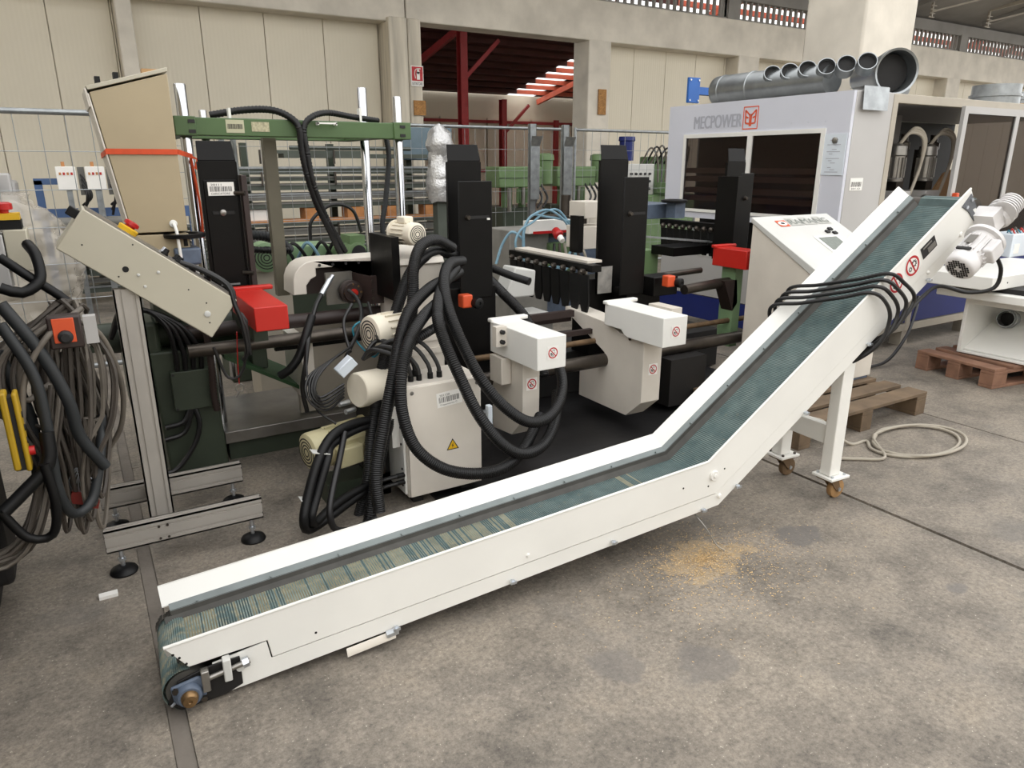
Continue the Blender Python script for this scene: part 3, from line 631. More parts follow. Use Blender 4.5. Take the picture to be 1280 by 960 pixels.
# ================================================================ control desk on an aluminium stand
def alu_profile(mb, p, q, w, h, up=(0, 0, 1)):
    """extruded aluminium profile: core plus raised strips that leave the T slots open"""
    p, q = V(p), V(q); d = (q-p).normalized(); up = V(up); sd = d.cross(up).normalized(); up = sd.cross(d)
    mb.obox((p+q)/2, (q-p)/2, sd*(w/2-.006), up*(h/2-.006))
    n = 2 if h > w*1.4 else 1; st = h/n
    for sgn in (-1, 1):
        edges = [(-h/2, -h/2+.016)]+[(-h/2+st*i-.016, -h/2+st*i+.016) for i in range(1, n)]+[(h/2-.016, h/2)]
        if n == 2: edges = [(-h/2, -h/2+.018), (-.018, .018), (h/2-.018, h/2)]
        for e0, e1 in edges: mb.obox((p+q)/2+sd*sgn*(w/2-.003)+up*(e0+e1)/2, (q-p)/2, sd*.003, up*(e1-e0)/2)
        for e0 in (-1, 1): mb.obox((p+q)/2+up*sgn*(h/2-.003)+sd*e0*(w/2-.0075), (q-p)/2, sd*.0075, up*.003)
    return mb
st = thing('control_stand', (.2, 3.0, 0), 'aluminium profile stand with two floor beams carrying the tilted cream desk', 'stand')
for y in (2.83, 3.24):
    bmn = alu_profile(MB(), (-.085, y, .145), (.485, y, .145), .045, .09).build('floor_beam', m_alu, st)
    MB().box(-.086, -.084, y-.02, y+.02, .102, .188).box(.484, .486, y-.02, y+.02, .102, .188).build('end_cap', m_black, bmn)
    for a in (-.04, .44):
        ft = MB().lathe((a, y, 0), (0, 0, 1), [(0, .048), (.006, .05), (.016, .045), (.026, .026), (.03, .014)], 22).build('levelling_foot', m_rubber, bmn)
        MB().cyl((a, y, .028), (a, y, .1), .008, n=10).cyl((a, y, .05), (a, y, .062), .014, n=6).build('foot_screw', m_zinc, bmn)
    for a in (.1, .13):
        for z in (.115, .165): MB().cyl((a, y-.022, z), (a, y-.026, z), .005, n=8).build('profile_bolt', m_darksteel, bmn)
alu_profile(MB(), (.125, 2.99, .10), (.125, 2.99, 1.06), .045, .09, up=(1, 0, 0)).build('post', m_alu, st)
alu_profile(MB(), (.12, 3.02, .145), (.12, 3.21, .145), .045, .09).build('cross_beam', m_alu, st)
DA, DB, DC, DD = (-.07, 1.22), (.03, 1.352), (.505, .985), (.395, .845)
dk = thing('control_desk', (.21, 3.0, 1.0), 'tilted cream control box with emergency stop button on the aluminium stand', 'control box')
yf, yb = 2.95, 3.22
MB().prism([(p[0], yf, p[1]) for p in (DA, DB, DC, DD)], (0, yb-yf, 0)).build('housing', m_cream, dk, bevel=.004)
dx = V((DC[0]-DB[0], 0, DC[1]-DB[1])).normalized(); dz = V((-dx.z, 0, dx.x))
def dp(u, v, y=None): return V((DB[0], yf if y is None else y, DB[1]))+dx*u+dz*v
MB().cyl(dp(.215, -.11)+V((0, .001, 0)), dp(.215, -.11)+V((0, -.001, 0)), .011, n=18).build('cable_hole', m_dark, dk)
for u, v in ((.06, -.11), (.19, -.02), (.21, -.145), (.43, -.06), (.51, -.07), (.56, -.13)): MB().cyl(dp(u, v), dp(u, v)+V((0, -.001, 0)), .003, n=8).build('screw_hole', m_ink, dk)
for u, v in ((.31, -.06), (.26, -.105), (.30, -.13)): MB().lathe(dp(u, v), (0, -1, 0), [(0, .006), (.003, .005), (.004, .002)], 10).build('rivet', m_grey, dk)
MB().lathe(dp(.535, -.105), (0, -1, 0), [(0, .012), (.003, .012), (.004, .01)], 18).build('blind_plug', m_grey, dk)
MB().obox(dp(.3, .003, 3.085), dx*.29, (0, .125, 0), dz*.003).build('front_plate', m_steel, dk)
es = MB().lathe(dp(.16, .004, 3.05), dz, [(0, .034), (.018, .036), (.022, .03)], 22).build('emergency_stop', m_yellow, dk)
MB().lathe(dp(.16, .024, 3.05), dz, [(0, .018), (.008, .018), (.01, .027), (.022, .026), (.026, .018)], 20).build('button_head', m_estop, es)
for u, y in ((.3, 3.0), (.3, 3.06), (.36, 3.02), (.42, 3.05), (.36, 3.12), (.48, 3.03)):
    MB().lathe(dp(u, .004, y), dz, [(0, .014), (.008, .014), (.01, .011), (.026, .009)], 12).build('selector_knob', m_rubber if y != 3.06 else m_zinc, dk)
MB().obox(dp(-.012, -.03, 3.0), dx*.022, (0, .03, 0), dz*.016).build('socket', m_rubber, dk, bevel=.003)
tag(MB().tube([dp(.36, .012, 3.0), dp(.44, .03, 2.99), dp(.54, .03, 2.965), dp(.6, -.02, 2.95), (.51, 2.94, .9), (.52, 2.94, .78), (.50, 2.95, .74)], .009, 8).tube([dp(.38, .012, 3.01), dp(.46, .035, 3.0), dp(.56, .03, 2.975), dp(.615, -.03, 2.96), (.525, 2.945, .88), (.53, 2.95, .76)], .008, 8).tube([dp(.38, .012, 3.03), dp(.47, .025, 3.02), dp(.57, .02, 2.99), dp(.625, -.04, 2.97), (.53, 2.95, .9), (.5, 2.96, .7), (.44, 2.97, .67), (.40, 2.98, .8)], .006, 8).build('desk_cables', m_cable), 'black cables draped over the lower end of the cream control box', 'cable')
kt = thing('key_tag', (.52, 3.12, .5), 'red string with a metal ring hanging below the cream control box', 'key ring')
p = at(299, 480, b=3.12); MB().tube([at(296, 415, b=3.0), at(297, 450, b=3.06), p], .0022, 6).build('string', m_estop, kt)
MB().tube([p+V((.0+.016*sin(t), 0, -.018+.018*cos(t))) for t in [i*.52 for i in range(12)]], .003, 6, closed=True).cyl(p+V((0, 0, -.03)), p+V((-.02, 0, -.055)), .005, n=8).build('ring', m_steel, kt)

# ================================================================ tall beige control cabinet strapped to the chrome column
tc = thing('control_cabinet', (.3, 3.6, .6), 'tall beige control cabinet with sloping top strapped to the chrome column', 'cabinet')
CB = [(.13, 1.775), (.425, 1.86), (.425, 1.215), (.205, 1.215)]
MB().prism([(a, 3.5, z) for a, z in CB], (0, .36, 0)).build('cabinet_body', m_beige, tc, bevel=.003)
MB().prism([(.125, 3.496, 1.782), (.427, 3.496, 1.868), (.427, 3.496, 1.884), (.118, 3.496, 1.797)], (0, .368, 0)).build('cabinet_lid', m_cream, tc, bevel=.002)
MB().prism([(.12, 3.498, 1.77), (.127, 3.498, 1.77), (.203, 3.498, 1.22), (.196, 3.498, 1.22)], (0, .364, 0)).build('cabinet_door', m_white2, tc, bevel=.002)
MB().prism([(.113, 3.5, 1.79), (.12, 3.5, 1.79), (.128, 3.5, 1.72), (.121, 3.5, 1.72)], (0, .36, 0)).build('door_hinge_strip', m_white2, tc)
MB().box(.215, .427, 3.5, 3.86, .98, 1.205).build('cabinet_base', m_beige, tc, bevel=.003)
MB().box(.25, .40, 3.6, 3.8, .80, .98).build('cabinet_foot', m_dkgreen, tc)
for p, q in ((.16, .18), (.23, .25)): MB().box(p, q, 3.6, 3.66, 1.82+.28*(p-.16), 1.845+.28*(p-.16)).build('lid_catch', m_rubber, tc)
MB().box(.34, .41, 3.6, 3.66, 1.865, 1.885).build('cable_entry', m_card, tc)
MB().lathe((.37, 3.499, 1.25), (0, -1, 0), [(0, .016), (.006, .016), (.008, .01)], 18).build('cable_gland', m_white, tc)
tag(MB().tube([(.37, 3.488, 1.25), (.375, 3.46, 1.22), (.377, 3.45, 1.12), (.378, 3.45, 1.02)], .007, 8).build('white_pipe', m_white), 'white pipe coming down out of the beige cabinet', 'pipe')
sp = MB(); 
for p, q in (((.155, 3.495, 1.56), (.428, 3.495, 1.56)), ((.428, 3.495, 1.56), (.535, 3.868, 1.545)), ((.152, 3.495, 1.555), (.15, 3.86, 1.545))): sp.prism([V(p), V(q), V(q)+V((0, 0, -.022)), V(p)+V((0, 0, -.022))], (-.002, -.002, 0))
sp.prism([(.49, 3.79, 1.555), (.56, 3.85, 1.52), (.55, 3.86, 1.47), (.53, 3.85, 1.48), (.545, 3.84, 1.52), (.49, 3.79, 1.533)], (0, -.002, 0))
sp.tube([(.525, 3.865, 1.53), (.54, 3.868, 1.3), (.535, 3.868, 1.15)], .006, 6)
tag(sp.build('lashing_strap', m_strap), 'orange strap tying the beige cabinet to the chrome column', 'strap')

# ================================================================ green gantry on chrome columns
ga = thing('gantry_frame', (1.05, 4.2, 0), 'green gantry beam resting on four bright chrome columns', 'gantry')
for a, b, zt, r in ((.52, 3.9, 1.86, .027), (1.61, 3.9, 1.85, .022), (.74, 4.75, 1.80, .022), (1.72, 4.75, 1.97, .03)):
    MB().lathe((a, b, .17), (0, 0, 1), [(0, r), (zt-.175, r), (zt-.17, r*.9)], 20).build('column', m_chrome, ga)
for a in (.86, .93): MB().cyl((a, 4.95, .8), (a, 4.95, 1.76), .018, n=14).build('guide_rod', m_galv, ga)
MB().box(.47, 1.66, 3.86, 3.94, 1.63, 1.712).build('front_beam', m_gantry, ga, bevel=.004)
MB().box(.47, .565, 3.85, 3.95, 1.628, 1.716).build('beam_clamp', m_gantry, ga, bevel=.004)
MB().box(1.565, 1.665, 3.85, 3.95, 1.628, 1.716).build('beam_clamp', m_gantry, ga, bevel=.004)
MB().box(.47, .56, 3.94, 4.85, 1.63, 1.70).build('side_beam', m_gantry, ga, bevel=.003)
MB().box(1.57, 1.655, 3.94, 4.85, 1.64, 1.70).build('side_beam', m_gantry, ga, bevel=.003)
MB().box(.47, 1.655, 4.7, 4.8, 1.64, 1.7).build('rear_beam', m_gantry, ga, bevel=.003)
for a in (.53, 1.60):
    for z in (1.65, 1.695): MB().box(a, a+.03, 3.846, 3.852, z-.009, z+.006).build('clamp_bolt', m_ink, ga)
barcode(ga, (.70, 3.859, 1.645), (1, 0, 0), (0, 0, 1), .085, .06, mat=M('yellowed_label', (180, 178, 150), .6))
sk = sticker(MB(), (.82, 3.859, 1.653), (1, 0, 0), (0, 0, 1), .085, .045).build('warning_label', M('dirty_label', (176, 170, 140), .6, var=.35, scale=90), ga)
MB().box(.905, .97, 4.02, 4.08, .8, 1.63).build('square_post', m_olive, ga)
hz = MB(); hz.tube([at(262, 144, b=3.98), at(300, 138, b=3.95), at(335, 137, b=3.9), at(358, 144, b=3.86), at(373, 158, b=3.83), at(377, 185, b=3.83), at(383, 215, b=3.83), at(396, 255, b=3.84), at(413, 290, b=3.86), at(428, 322, b=3.9)], .017, 10, .008, .0014)
tag(hz.build('corrugated_hose', m_hose), 'black corrugated hose lying along the gantry beam then hanging from its left clip', 'hose')
hz = MB(); hz.tube([at(473, 151, b=3.95), at(440, 146, b=3.92), at(410, 141, b=3.88), at(390, 146, b=3.84), at(380, 160, b=3.83), at(384, 190, b=3.825), at(392, 230, b=3.825), at(408, 272, b=3.85), at(432, 315, b=3.9)], .015, 10, .008, .0014)
tag(hz.build('corrugated_hose', m_hose), 'black corrugated hose curving from the right column over the gantry beam', 'hose')
tag(MB().tube([at(483, 172, b=4.3), at(486, 200, b=4.3), at(482, 250, b=4.3), at(478, 285, b=4.3), at(485, 318, b=4.3)], .016, 10, .008, .0012).build('corrugated_hose', m_darkcable), 'grey hose hanging straight down behind the right end of the gantry', 'hose')
tag(MB().box(1.14, 1.24, 3.815, 3.83, 1.695, 1.703).box(1.14, 1.146, 3.815, 3.86, 1.69, 1.706).box(1.234, 1.24, 3.815, 3.86, 1.69, 1.706).build('hose_clip', m_white), 'white hose clip on the middle of the gantry beam', 'clip')
for px_, lab in ((286, 'white cable tie over the hose above the left barcode'), (449, 'white cable tie over the hose near the right chrome column')):
    p = at(px_, 140, b=3.93); tag(MB().box(p.x-.006, p.x+.006, p.y-.02, p.y+.02, 1.71, p.z+.018).build('cable_tie', m_white), lab, 'cable tie')

# ================================================================ drilling machine body
dm = thing('drilling_machine', (1.6, 3.7, 0), 'long green and white drilling machine with round guide rails behind the conveyor', 'machine')
MB().box(1.25, 4.0, 2.55, 4.1, 0, .012).build('chip_tray', m_mat, dm)
MB().cyl((1.75, 3.23, .385), (4.15, 3.23, .385), .040, n=24).build('guide_tube', m_darksteel, dm)
MB().cyl((1.75, 3.33, .48), (4.15, 3.33, .48), .017, n=14).build('threaded_rod', m_rust, dm)
MB().cyl((.35, 3.62, .735), (1.55, 3.62, .735), .036, n=20).build('guide_tube', m_brownblack, dm)
MB().cyl((.35, 3.42, .69), (1.55, 3.42, .69), .03, n=20).build('guide_tube', m_darksteel, dm)
MB().box(.75, 1.5, 3.5, 3.53, .62, .655).build('chain_guide', m_black, dm)
MB().box(.5, 1.3, 3.72, 4.35, .105, .17).build('bed_plate', m_steel, dm, bevel=.004)
MB().box(.52, 1.3, 3.76, 4.33, 0, .105).build('bed_base', m_dkgreen, dm)
MB().box(1.3, 4.1, 3.75, 4.3, .012, .30).build('bed_casting', m_blackmatt, dm, bevel=.005)
MB().prism([(.52, 3.55, .62), (.95, 3.55, .36), (.95, 4.1, .36), (.52, 4.1, .62)], (0, 0, -.02)).build('chip_slope', m_deepgreen, dm)
MB().box(.92, 1.5, 3.8, 3.84, .18, .66).build('back_panel', m_frame, dm)
MB().box(.86, .92, 3.45, 3.8, .36, .66).build('white_side_plate', m_white2, dm, bevel=.003)
MB().prism([(.22, 3.6, .0), (.49, 3.6, 0), (.47, 3.6, .66), (.2, 3.6, .66)], (0, .5, 0)).build('pedestal', m_dkgreen, dm, bevel=.012, seg=3)
MB().box(.10, .26, 3.62, 4.0, .35, .8).build('pedestal_housing', m_dkgreen, dm, bevel=.02, seg=3)
MB().cyl((.0, 3.75, .72), (.70, 3.75, .72), .072, n=24).build('spindle_tube', m_dkgreen, dm)
MB().box(.66, .74, 3.65, 3.85, .5, .83).build('tube_bracket', m_dkgreen, dm, bevel=.008)
eb = MB().box(.275, .475, 3.555, 3.6, .375, .565).build('junction_box', m_dkgreen, dm, bevel=.003)
for a in (.285, .465):
    for z in (.385, .555): MB().cyl((a, 3.556, z), (a, 3.55, z), .006, n=10).build('box_screw', m_ink, eb)
for k in range(4):
    MB().tube([(.31+k*.035, 3.58, .56), (.31+k*.035, 3.57, .66), (.29+k*.02, 3.58, .78), (.22, 3.6, .86), (.12, 3.62, .84+.01*k), (.06, 3.64, .74)], .012, 8).build('feed_cable', m_cable, dm)
MB().tube([(.445, 3.5, .80), (.45, 3.5, .6), (.447, 3.52, .45), (.455, 3.53, .36)], .016, 10, .008, .0012).build('corrugated_tube', m_brownblack, dm)
MB().tube([(.36, 3.57, .38), (.37, 3.55, .3), (.33, 3.53, .2), (.22, 3.5, .1), (.1, 3.48, .16)], .012, 8).tube([(.34, 3.57, .38), (.3, 3.55, .32), (.22, 3.54, .31)], .012, 8).tube([(.35, 3.57, .38), (.3, 3.55, .27), (.21, 3.54, .25)], .012, 8).build('feed_cable', m_cable, dm)
hw = MB().lathe((.41, 3.52, 1.185), (0, 0, 1), [(0, .075), (.004, .088), (.018, .09), (.022, .08), (.02, .06), (.004, .055)], 28).build('handwheel', m_rubber, dm)
MB().cyl((.41, 3.52, 1.15), (.41, 3.52, 1.2), .022, n=16).box(.335, .485, 3.51, 3.53, 1.188, 1.2).build('wheel_hub', m_rubber, hw)
MB().prism([(.36, 3.46, 1.07), (.46, 3.46, 1.07), (.465, 3.46, 1.145), (.355, 3.46, 1.145)], (0, .13, 0)).build('wheel_gear_case', m_bearing, dm, bevel=.01, seg=3)
MB().tube([at(183, 303, b=3.55), at(205, 301, b=3.55), at(222, 303, b=3.57)], .022, 10, .008, .002).build('bellows_hose', m_darkcable, dm)
MB().box(.36, .45, 3.5, 3.6, .86, 1.07).build('gear_column', m_grey, dm)
# rotary joint and belt guard behind
gd = MB(); pts = [(1.495, .86), (1.495, 1.025)]+[(1.02, 1.025)]+[(1.02-.11*sin(t), .915+.11*cos(t)) for t in [R(x) for x in (20, 40, 60, 80, 90)]]+[(.905, .855), (.975, .855)]+[(.975, .9), (1.0, .93), (1.03, .945), (1.03, .985), (1.495, .99), (1.495, .86)][:-1]
gd.prism([(a, 3.68, z) for a, z in pts], (0, .2, 0)).build('belt_guard', m_white2, dm, bevel=.004)
MB().box(.98, 1.49, 3.74, 3.9, .845, .985).build('guard_back', m_brownblack, dm)
for a in (1.05, 1.12, 1.19, 1.26): MB().cyl((a, 3.68, 1.0), (a, 3.675, 1.0), .008, n=8).build('guard_screw', m_ink, dm)
MB().box(1.06, 1.2, 3.62, 3.64, .80, .965).build('joint_plate', m_steel, dm)
MB().prism([(1.2, 3.63, .96), (1.27, 3.53, .945), (1.27, 3.53, .80), (1.2, 3.63, .8)], (0, .02, 0)).box(1.27, 1.46, 3.53, 3.55, .8, .945).build('cover_box', m_brownblack, dm)
for z in (.83, .87, .92): MB().cyl((1.275, 3.53, z), (1.275, 3.524, z), .007, n=8).build('cover_screw', m_darksteel, dm)
MB().lathe((1.175, 3.6, .865), (.1, -1, .0), [(0, .06), (.03, .06), (.032, .05), (.05, .048)], 24).build('rotary_joint', m_brownblack, dm)
MB().lathe((1.18, 3.55, .865), (.1, -1, .0), [(0, .02), (.012, .02), (.014, .008)], 16).build('joint_centre', m_redpaint, dm)
for k in range(8):
    t = k*pi/4; MB().cyl((1.178+.043*cos(t), 3.565, .865+.043*sin(t)), (1.178+.043*cos(t), 3.55, .865+.043*sin(t)), .006, n=6).build('joint_bolt', m_brass, dm)
MB().box(1.36, 1.47, 3.36, 3.46, .71, .84).build('switch_block', m_black, dm, bevel=.003)

# ================================================================ loading stations: tall black chutes on the rails
def station(a, lab, nm='loading_chute', zt=1.60, tilt=0, side=True, zb=.86, y=3.6, wd=.18):
    t = thing(nm, (a, y, zb), lab, 'chute', 'tall black loading chutes')
    m = MB(); m.prism([(a-wd/2, y, zb), (a+wd/2, y, zb), (a+wd/2, y, zt-.085), (a-wd/2, y, zt-.085)], (0, .006, 0))
    m.build('chute_plate', m_black, t, bevel=.002)
    MB().prism([(a-wd/2, y-.001, zt-.085), (a+wd/2, y-.001, zt-.085), (a+wd/2-.01, y+.014, zt), (a-wd/2+.004, y+.014, zt)], (0, .005, 0)).build('bent_top', m_black, t, bevel=.002)
    for s in (-1, 1): MB().box(a+s*wd/2-.003, a+s*wd/2+.003, y, y+.02, zb, zt-.09).build('chute_side', m_black, t)
    return t
s1 = station(.60, 'black loading chute with white barcode label beside the red cover, leftmost', zb=.90, y=3.62, wd=.165)
barcode(s1, (.545, 3.6065, 1.36), (1, 0, 0), (0, 0, 1), .115, .06, 'CARICATORE', '20111')
MB().box(.53, .675, 3.612, 3.62, .93, 1.43).build('front_plate', m_black, s1, bevel=.003)
MB().box(.555, .65, 3.608, 3.613, 1.275, 1.29).build('slot', m_dark, s1); MB().lathe((.60, 3.61, 1.283), (0, -1, 0), [(0, .015), (.006, .014), (.01, .006)], 14).build('slot_bolt', m_steel, s1)
MB().box(.69, .715, 3.58, 3.66, .92, 1.45).build('angle_bracket', m_brownblack, s1, bevel=.002)
for z in (1.0, 1.37): MB().cyl((.66, 3.61, z), (.7, 3.575, z), .01, n=8).build('bracket_bolt', m_darksteel, s1)
MB().box(.555, .64, 3.609, 3.613, .945, .953).build('slot', m_galv, s1)
def front_plate(t, a0, a1, y, z0, z1, slot=True):
    MB().box(a0, a1, y, y+.008, z0, z1).build('front_plate', m_black, t, bevel=.004)
    MB().lathe((a0+.05, y, z0+(z1-z0)*.70), (0, -1, 0), [(0, .016), (.008, .014), (.02, .01)], 14).build('clamp_screw', m_darksteel, t)
    MB().box(a0+.05, a1-.02, y-.002, y, z0+(z1-z0)*.70-.008, z0+(z1-z0)*.70+.008).build('slot', m_dark, t)
s2 = station(1.86, 'black loading chute rising behind the corrugated hoses, second from left', zb=.85, wd=.2)
front_plate(s2, 1.72, 1.92, 3.4, .80, 1.415)
MB().box(1.885, 1.9, 3.39, 3.398, 1.215, 1.225).build('white_clip', m_white, s2)
s3 = station(2.90, 'black loading chute with worn lower sticker behind the right white cover, third from left', zt=1.61, zb=.70, wd=.21)
front_plate(s3, 2.82, 3.01, 3.4, .72, 1.425)
MB().box(2.797, 2.91, 3.594, 3.598, .705, .875).build('worn_label', M('worn_white_label', (178, 174, 168), .6, var=.4, scale=14), s3)
s4 = station(3.97, 'black loading chute in front of the smoked windows, rightmost', zb=.84, wd=.17)
front_plate(s4, 3.86, 3.98, 3.45, .90, 1.44)
MB().box(3.82, 3.86, 3.44, 3.62, .86, 1.42).build('chute_side', m_black, s4)

# covers
def cover(a0, a1, b0, b1, z0, z1, mat, lab, nm='machine_cover', step=True, signs=True, lip=True):
    t = thing(nm, ((a0+a1)/2, b0, z0), lab, 'cover')
    if step: MB().prism([(a0, b0, z0), (a0, b0, z1), (a0, b1, z1), (a0, b1, z0+.035), (a0, b0+.34, z0+.035), (a0, b0+.31, z0+.01), (a0, b0+.28, z0)], (a1-a0, 0, 0)).build('cover_shell', mat, t, bevel=.004)
    else: MB().box(a0, a1, b0, b1, z0, z1).build('cover_shell', mat, t, bevel=.004)
    if lip: MB().box(a0-.01, a1+.05, b1-.03, b1+.01, z1-.005, z1+.016).build('cover_lip', mat, t, bevel=.006, seg=3)
    if signs: no_sign(t, ((a0+a1)/2+.005, b0-.001, (z0+z1)/2), (1, 0, 0), (0, 0, 1), .027)
    return t
def chute(a0, a1, poly, lab, sgn):
    t = thing('outlet_chute', (a0, 3.0, .1), lab, 'chute')
    MB().prism([(a0, b, z) for b, z in poly], (a1-a0, 0, 0)).build('chute_body', m_white2, t, bevel=.003)
    no_sign(t, (a0+(a1-a0)*.52, poly[-1][0]-.001, sgn), (1, 0, 0), (0, 0, 1), .027)
    return t
c2 = cover(1.76, 1.925, 2.70, 3.15, .565, .725, m_white, 'white sheet metal cover with prohibition sticker behind the corrugated hoses', step=False)
c3 = cover(2.54, 2.71, 2.70, 3.19, .575, .735, m_white, 'white sheet metal cover with prohibition sticker nearest the conveyor bend')
h3 = chute(2.58, 2.715, [(3.64, .615), (3.27, .45), (3.23, .43), (3.22, .36), (3.30, .33), (3.47, .31), (3.47, .10), (3.01, .10), (2.885, .21), (2.885, .66), (3.64, .66)][:8]+[(2.885, .21), (2.885, .574), (3.1, .574), (3.18, .61), (3.64, .64)], 'ivory outlet chute with pointed back under the right white cover', .40)
for o in list(h3.children):
    if o.name.startswith('prohib'): bpy.data.objects.remove(o)
no_sign(h3, (2.655, 2.884, .40), (1, 0, 0), (0, 0, 1), .027)
MB().cyl((2.578, 3.0, .56), (2.572, 3.0, .56), .009, n=10).build('chute_screw', m_darksteel, h3)
MB().box(2.66, 2.90, 3.08, 3.2, .45, .6).cyl((2.72, 3.14, .5), (2.86, 3.14, .5), .05, n=18).build('bearing_body', m_white2, h3)
h2 = chute(1.80, 1.90, [(3.2, .12), (3.0, .14), (2.89, .25), (2.89, .564), (3.14, .564), (3.2, .40)], 'ivory outlet chute behind the corrugated hoses under the left white cover', .42)
for o in list(h2.children):
    if o.name.startswith('prohib'): bpy.data.objects.remove(o)
no_sign(h2, (1.852, 2.889, .44), (1, 0, 0), (0, 0, 1), .027)
MB().box(1.74, 1.798, 3.0, 3.12, .42, .56).build('chute_bracket', m_white2, h2, bevel=.003)
r1 = cover(.565, .70, 2.96, 3.45, .845, .945, m_redpaint, 'bright red sheet metal cover beside the cream control box', signs=False, step=False)
r4 = cover(3.66, 3.80, 3.17, 3.46, .845, .965, m_redpaint, 'small red sheet metal cover beside the white console', signs=False, step=False)
MB().box(.6, .66, 3.2, 3.7, .75, .845).build('cover_bracket', m_dkgreen, r1)
MB().box(3.72, 3.79, 3.3, 3.42, .3, .845).build('cover_bracket', m_palegreen, r4)
# heads under the stations
hd2 = dm
MB().box(1.335, 1.58, 3.32, 3.6, .45, 1.02).build('head_body', m_white2, hd2, bevel=.012, seg=3)
MB().prism([(1.335, 3.3, 1.02), (1.335, 3.62, 1.02), (1.335, 3.6, 1.09), (1.335, 3.32, 1.05)], (.25, 0, 0)).build('head_cap', m_white2, hd2, bevel=.006)
MB().box(1.6, 1.95, 3.42, 3.8, .35, .86).build('slide_block', m_black, hd2, bevel=.004)
MB().box(1.30, 1.34, 3.3, 3.6, .85, 1.16).build('mount_plate', m_black, hd2)
for z in (.55, .62, .69, .76): MB().box(1.36, 1.56, 3.312, 3.322, z, z+.03).build('body_rib', m_white2, hd2)
MB().box(1.70, 1.76, 2.98, 3.02, .63, .73).build('hinge_plate', m_white2, hd2)
for z in (.655, .705): MB().cyl((1.73, 2.98, z), (1.73, 2.96, z), .012, n=6).build('hinge_bolt', m_ink, hd2)
hd3 = dm
MB().box(2.75, 3.2, 3.61, 3.8, .3, .80).box(2.92, 3.2, 3.45, 3.6, .3, .74).build('slide_block', m_black, hd3, bevel=.004)
MB().box(3.05, 3.25, 3.35, 3.5, .70, .82).build('switch_block', m_black, hd3, bevel=.004)
MB().box(2.88, 2.96, 3.0, 3.2, .60, .70).build('hinge_plate', m_white2, hd3)
MB().box(3.0, 3.3, 3.1, 3.5, .05, .35).build('support_leg', m_blackmatt, hd3)
MB().cyl((3.28, 3.32, .73), (3.72, 3.36, .74), .032, n=18).cyl((3.2, 3.5, .8), (3.6, 3.5, .81), .02, n=12).build('side_tube', m_darksteel, hd3)
MB().prism([(3.62, 3.3, .76), (3.74, 3.3, .76), (3.76, 3.3, .6), (3.72, 3.3, .55)], (0, .1, 0)).build('tube_bracket', m_brownblack, hd3)
def knob(px_, py_, b, lab):
    p = at(px_, py_, b=b); t = thing('clamp_knob', p, lab, 'knob')
    MB().box(p.x-.03, p.x+.03, p.y-.0, p.y+.06, p.z-.035, p.z+.035).build('knob_block', m_orange, t, bevel=.008, seg=3)
    MB().lathe(p+V((.045, 0, -.01)), (.25, -1, -.05), [(-.01, .026), (.012, .03), (.03, .03), (.034, .024), (.034, .01), (.028, .008)], 22).build('knob_wheel', m_rubber, t)
knob(585, 377, 3.3, 'orange block with black clamp wheel behind the left white cover')
knob(840, 352, 3.25, 'orange block with black clamp wheel behind the right white cover')

# small motors of the machine
def motor(nm, c, d, r, L, mat, lab, grille=True, box=None, group=None, fins=True):
    c, d = V(c), V(d).normalized(); up = V((0, 0, 1)); sd = d.cross(up).normalized(); u2 = sd.cross(d)
    t = thing(nm, c, lab, 'motor', group)
    MB().lathe(c+d*L*.3, d, [(0, r*.93), (L*.7, r*.93)], 24).build('motor_body', mat, t)
    MB().lathe(c, d, [(0, r*.75), (L*.03, r*.95), (L*.08, r), (L*.3, r), (L*.31, r*.9)], 24).build('fan_cowl', mat, t)
    g = MB()
    for k in range(4): g.ring(c-d*.0008, d, r*(.18+.17*k), r*(.25+.17*k), .001, 24)
    if grille: g.build('fan_grille', m_ink, t, smooth=False)
    if fins:
        for k in range(16):
            a = 2*pi*k/16; e = sd*cos(a)+u2*sin(a); MB().obox(c+d*L*.63+e*r*.96, d*L*.3, e*r*.08, d.cross(e)*r*.03).build('cooling_fin', mat, t)
    if box: MB().obox(c+d*L*.6+V(box)*r*1.15, d*L*.2, sd*r*(.5 if abs(V(box).dot(sd)) < .5 else .3), u2*r*(.5 if abs(V(box).z) < .5 else .3)).build('terminal_box', mat, t, bevel=.006)
    MB().lathe(c+d*L, d, [(0, r*1.1), (.01, r*1.1), (.012, r*.3), (.05, r*.28)], 20).build('end_flange', mat, t)
    return t
motor('electric_motor', at(522, 293, b=3.26), (-.22, 1, 0), .056, .17, m_motor, 'small ivory electric motor on top of the white drilling head', box=(0, 0, 1.0))
motor('electric_motor', at(461, 418, b=3.08), (1, .25, .0), .086, .22, m_motor, 'ivory electric motor with perforated fan cover behind the hoses', box=(0, 0, -.9))
t = thing('motor_drum', at(455, 488, b=2.98), 'cream cylinder with smooth flat end cap beside the hoses', 'motor')
p = at(446, 488, b=2.95); MB().lathe(p, (1, .32, -.05), [(0, .074), (.005, .08), (.16, .08), (.17, .06)], 30).build('drum', m_motor, t, bevel=.002)
MB().obox(at(432, 458, b=3.0), (.035, 0, .028), (0, .03, 0), (-.014, 0, .018)).build('terminal_box', m_bluewhite, t, bevel=.004)
for px_, py_ in ((424, 506), (432, 515)): q = at(px_, py_, b=2.96); MB().cyl(q, q+V((.05, .02, .0)), .012, n=12).build('cable_gland', m_zinc, t)
t = motor('electric_motor', at(383, 566, b=2.98), (1, .22, .02), .088, .30, m_motorbeige, 'yellowed electric motor lying low on the floor behind the conveyor', box=(0, -.95, -.3))
MB().box(.8, 1.1, 2.95, 3.1, .0, .11).build('motor_foot', m_dkgreen, t)
pg = thing('pedestal_frame', (1.05, 3.0, 0), 'dark steel frame post behind the switch box', 'post')
